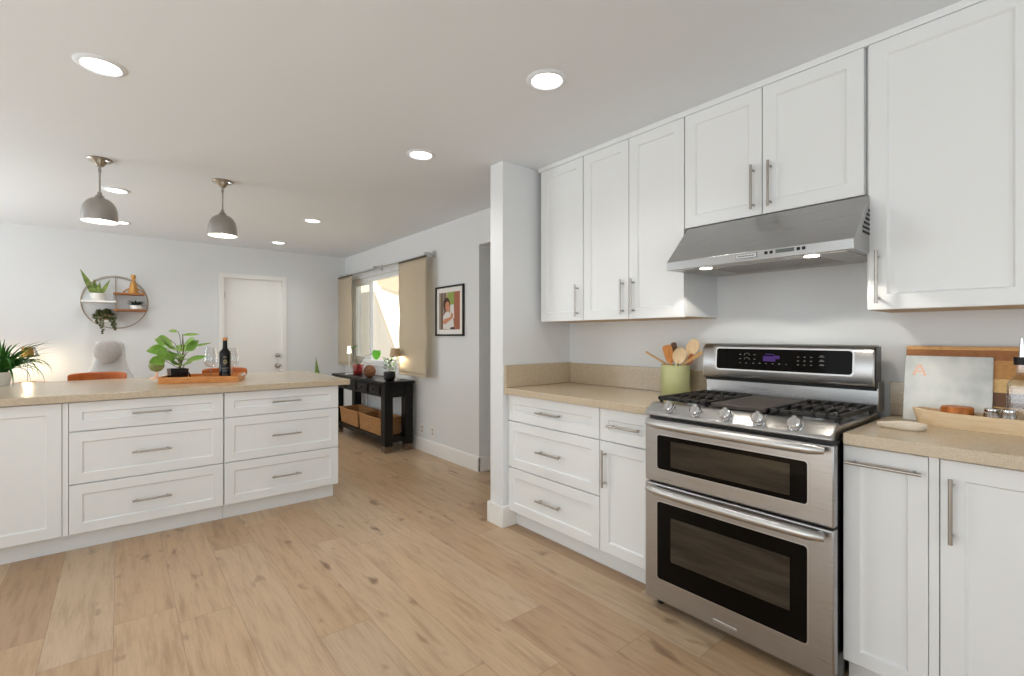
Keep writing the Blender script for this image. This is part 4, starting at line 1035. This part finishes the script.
def jar(label, x, y, h, r, fill):
    t = thing('glass_jar', label, 'jar', (x, y, CT+.013), group='small glass jars in the pale trough')
    B().lathe([(0, .001), (r*.9, 0), (r, .005), (r, h*.72), (r*.85, h*.8), (r*.85, h*.84), (r*.8, h*.84), (r*.94, h*.7), (r*.94, .006), (0, .005)], 26).build('jar_glass', M_wine, t)
    B().lathe([(0, .0065), (r*.92, .0065), (r*.92, h*.5), (0, h*.52)], 22).build('contents', fill, t)
    B().lathe([(r*.88, h*.82), (r*.92, h*.84), (r*.92, h*.97), (r*.85, h), (0, h)], 26).build('lid', M_chrome, t)
jar('small glass jar of pink salt with silver lid, beside the wooden box', 2.40, .232, .068, .024, M_spice)
jar('small glass jar with silver lid in front of the oil bottle', 2.376, .19, .070, .021, mat('pepper_mix', (150, 130, 108), .85, noise=(90, 74, 60), nscale=120))
t = thing('oil_bottle', 'clear square glass bottle with a steel pourer at the right frame edge', 'bottle', (2.425, .1612, CT+.0125))
b = B(); 
def sq(s_, z): return [(x*s_, y*s_, z) for x, y in ((-1, -.75), (-.75, -1), (.75, -1), (1, -.75), (1, .75), (.75, 1), (-.75, 1), (-1, .75))]
def rnd(r, z): return [(r*math.cos(a), r*math.sin(a), z) for a in (math.radians(d_) for d_ in (-143, -127, -53, -37, 37, 53, 127, 143))]
R = [[b.v(*p) for p in q] for q in (sq(.032, 0), sq(.036, .006), sq(.036, .15), sq(.033, .165), rnd(.02, .19), rnd(.017, .2), rnd(.017, .235))]
for a, c in zip(R, R[1:]):
    for k in range(8): b.face([a[k], a[(k+1) % 8], c[(k+1) % 8], c[k]])
b.face(R[0][::-1]); b.face(R[-1]); b.build('glass_body', M_wine, t, bevel=.004)
B().tube([(0, 0, .225), (0, 0, .252)], .021, 20).build('stopper', M_rubber, t)
B().tube([(0, 0, .25), (0, 0, .28), (-.006, 0, .318)], [.009, .008, .0045], 12).build('pourer', M_chrome, t)

# spoon rest
t = thing('spoon_rest', 'cream spoon rest with a short handle, on the worktop by the range', 'spoon rest', (2.21, .432, CT), -1.15)
b = B(); n = 32
def outline(s_, dz):
    r = []
    for k in range(n):
        a = k*2*PI/n; rad = .052*s_; x, y = rad*math.cos(a)*1.05, rad*math.sin(a)
        e = max(0, math.cos(a+PI))**14; x -= e*.035*s_; r.append((x, y, dz))
    return r
R = [[b.v(*p) for p in outline(s_, z)] for s_, z in ((.86, 0), (1, .012), (1, .021), (.93, .022), (.78, .010))]
for a, c in zip(R, R[1:]):
    for k in range(n): b.face([a[k], a[(k+1) % n], c[(k+1) % n], c[k]])
b.face(R[0][::-1]); b.face(R[-1]); b.build('dish', M_marble_rest, t, ang=60)
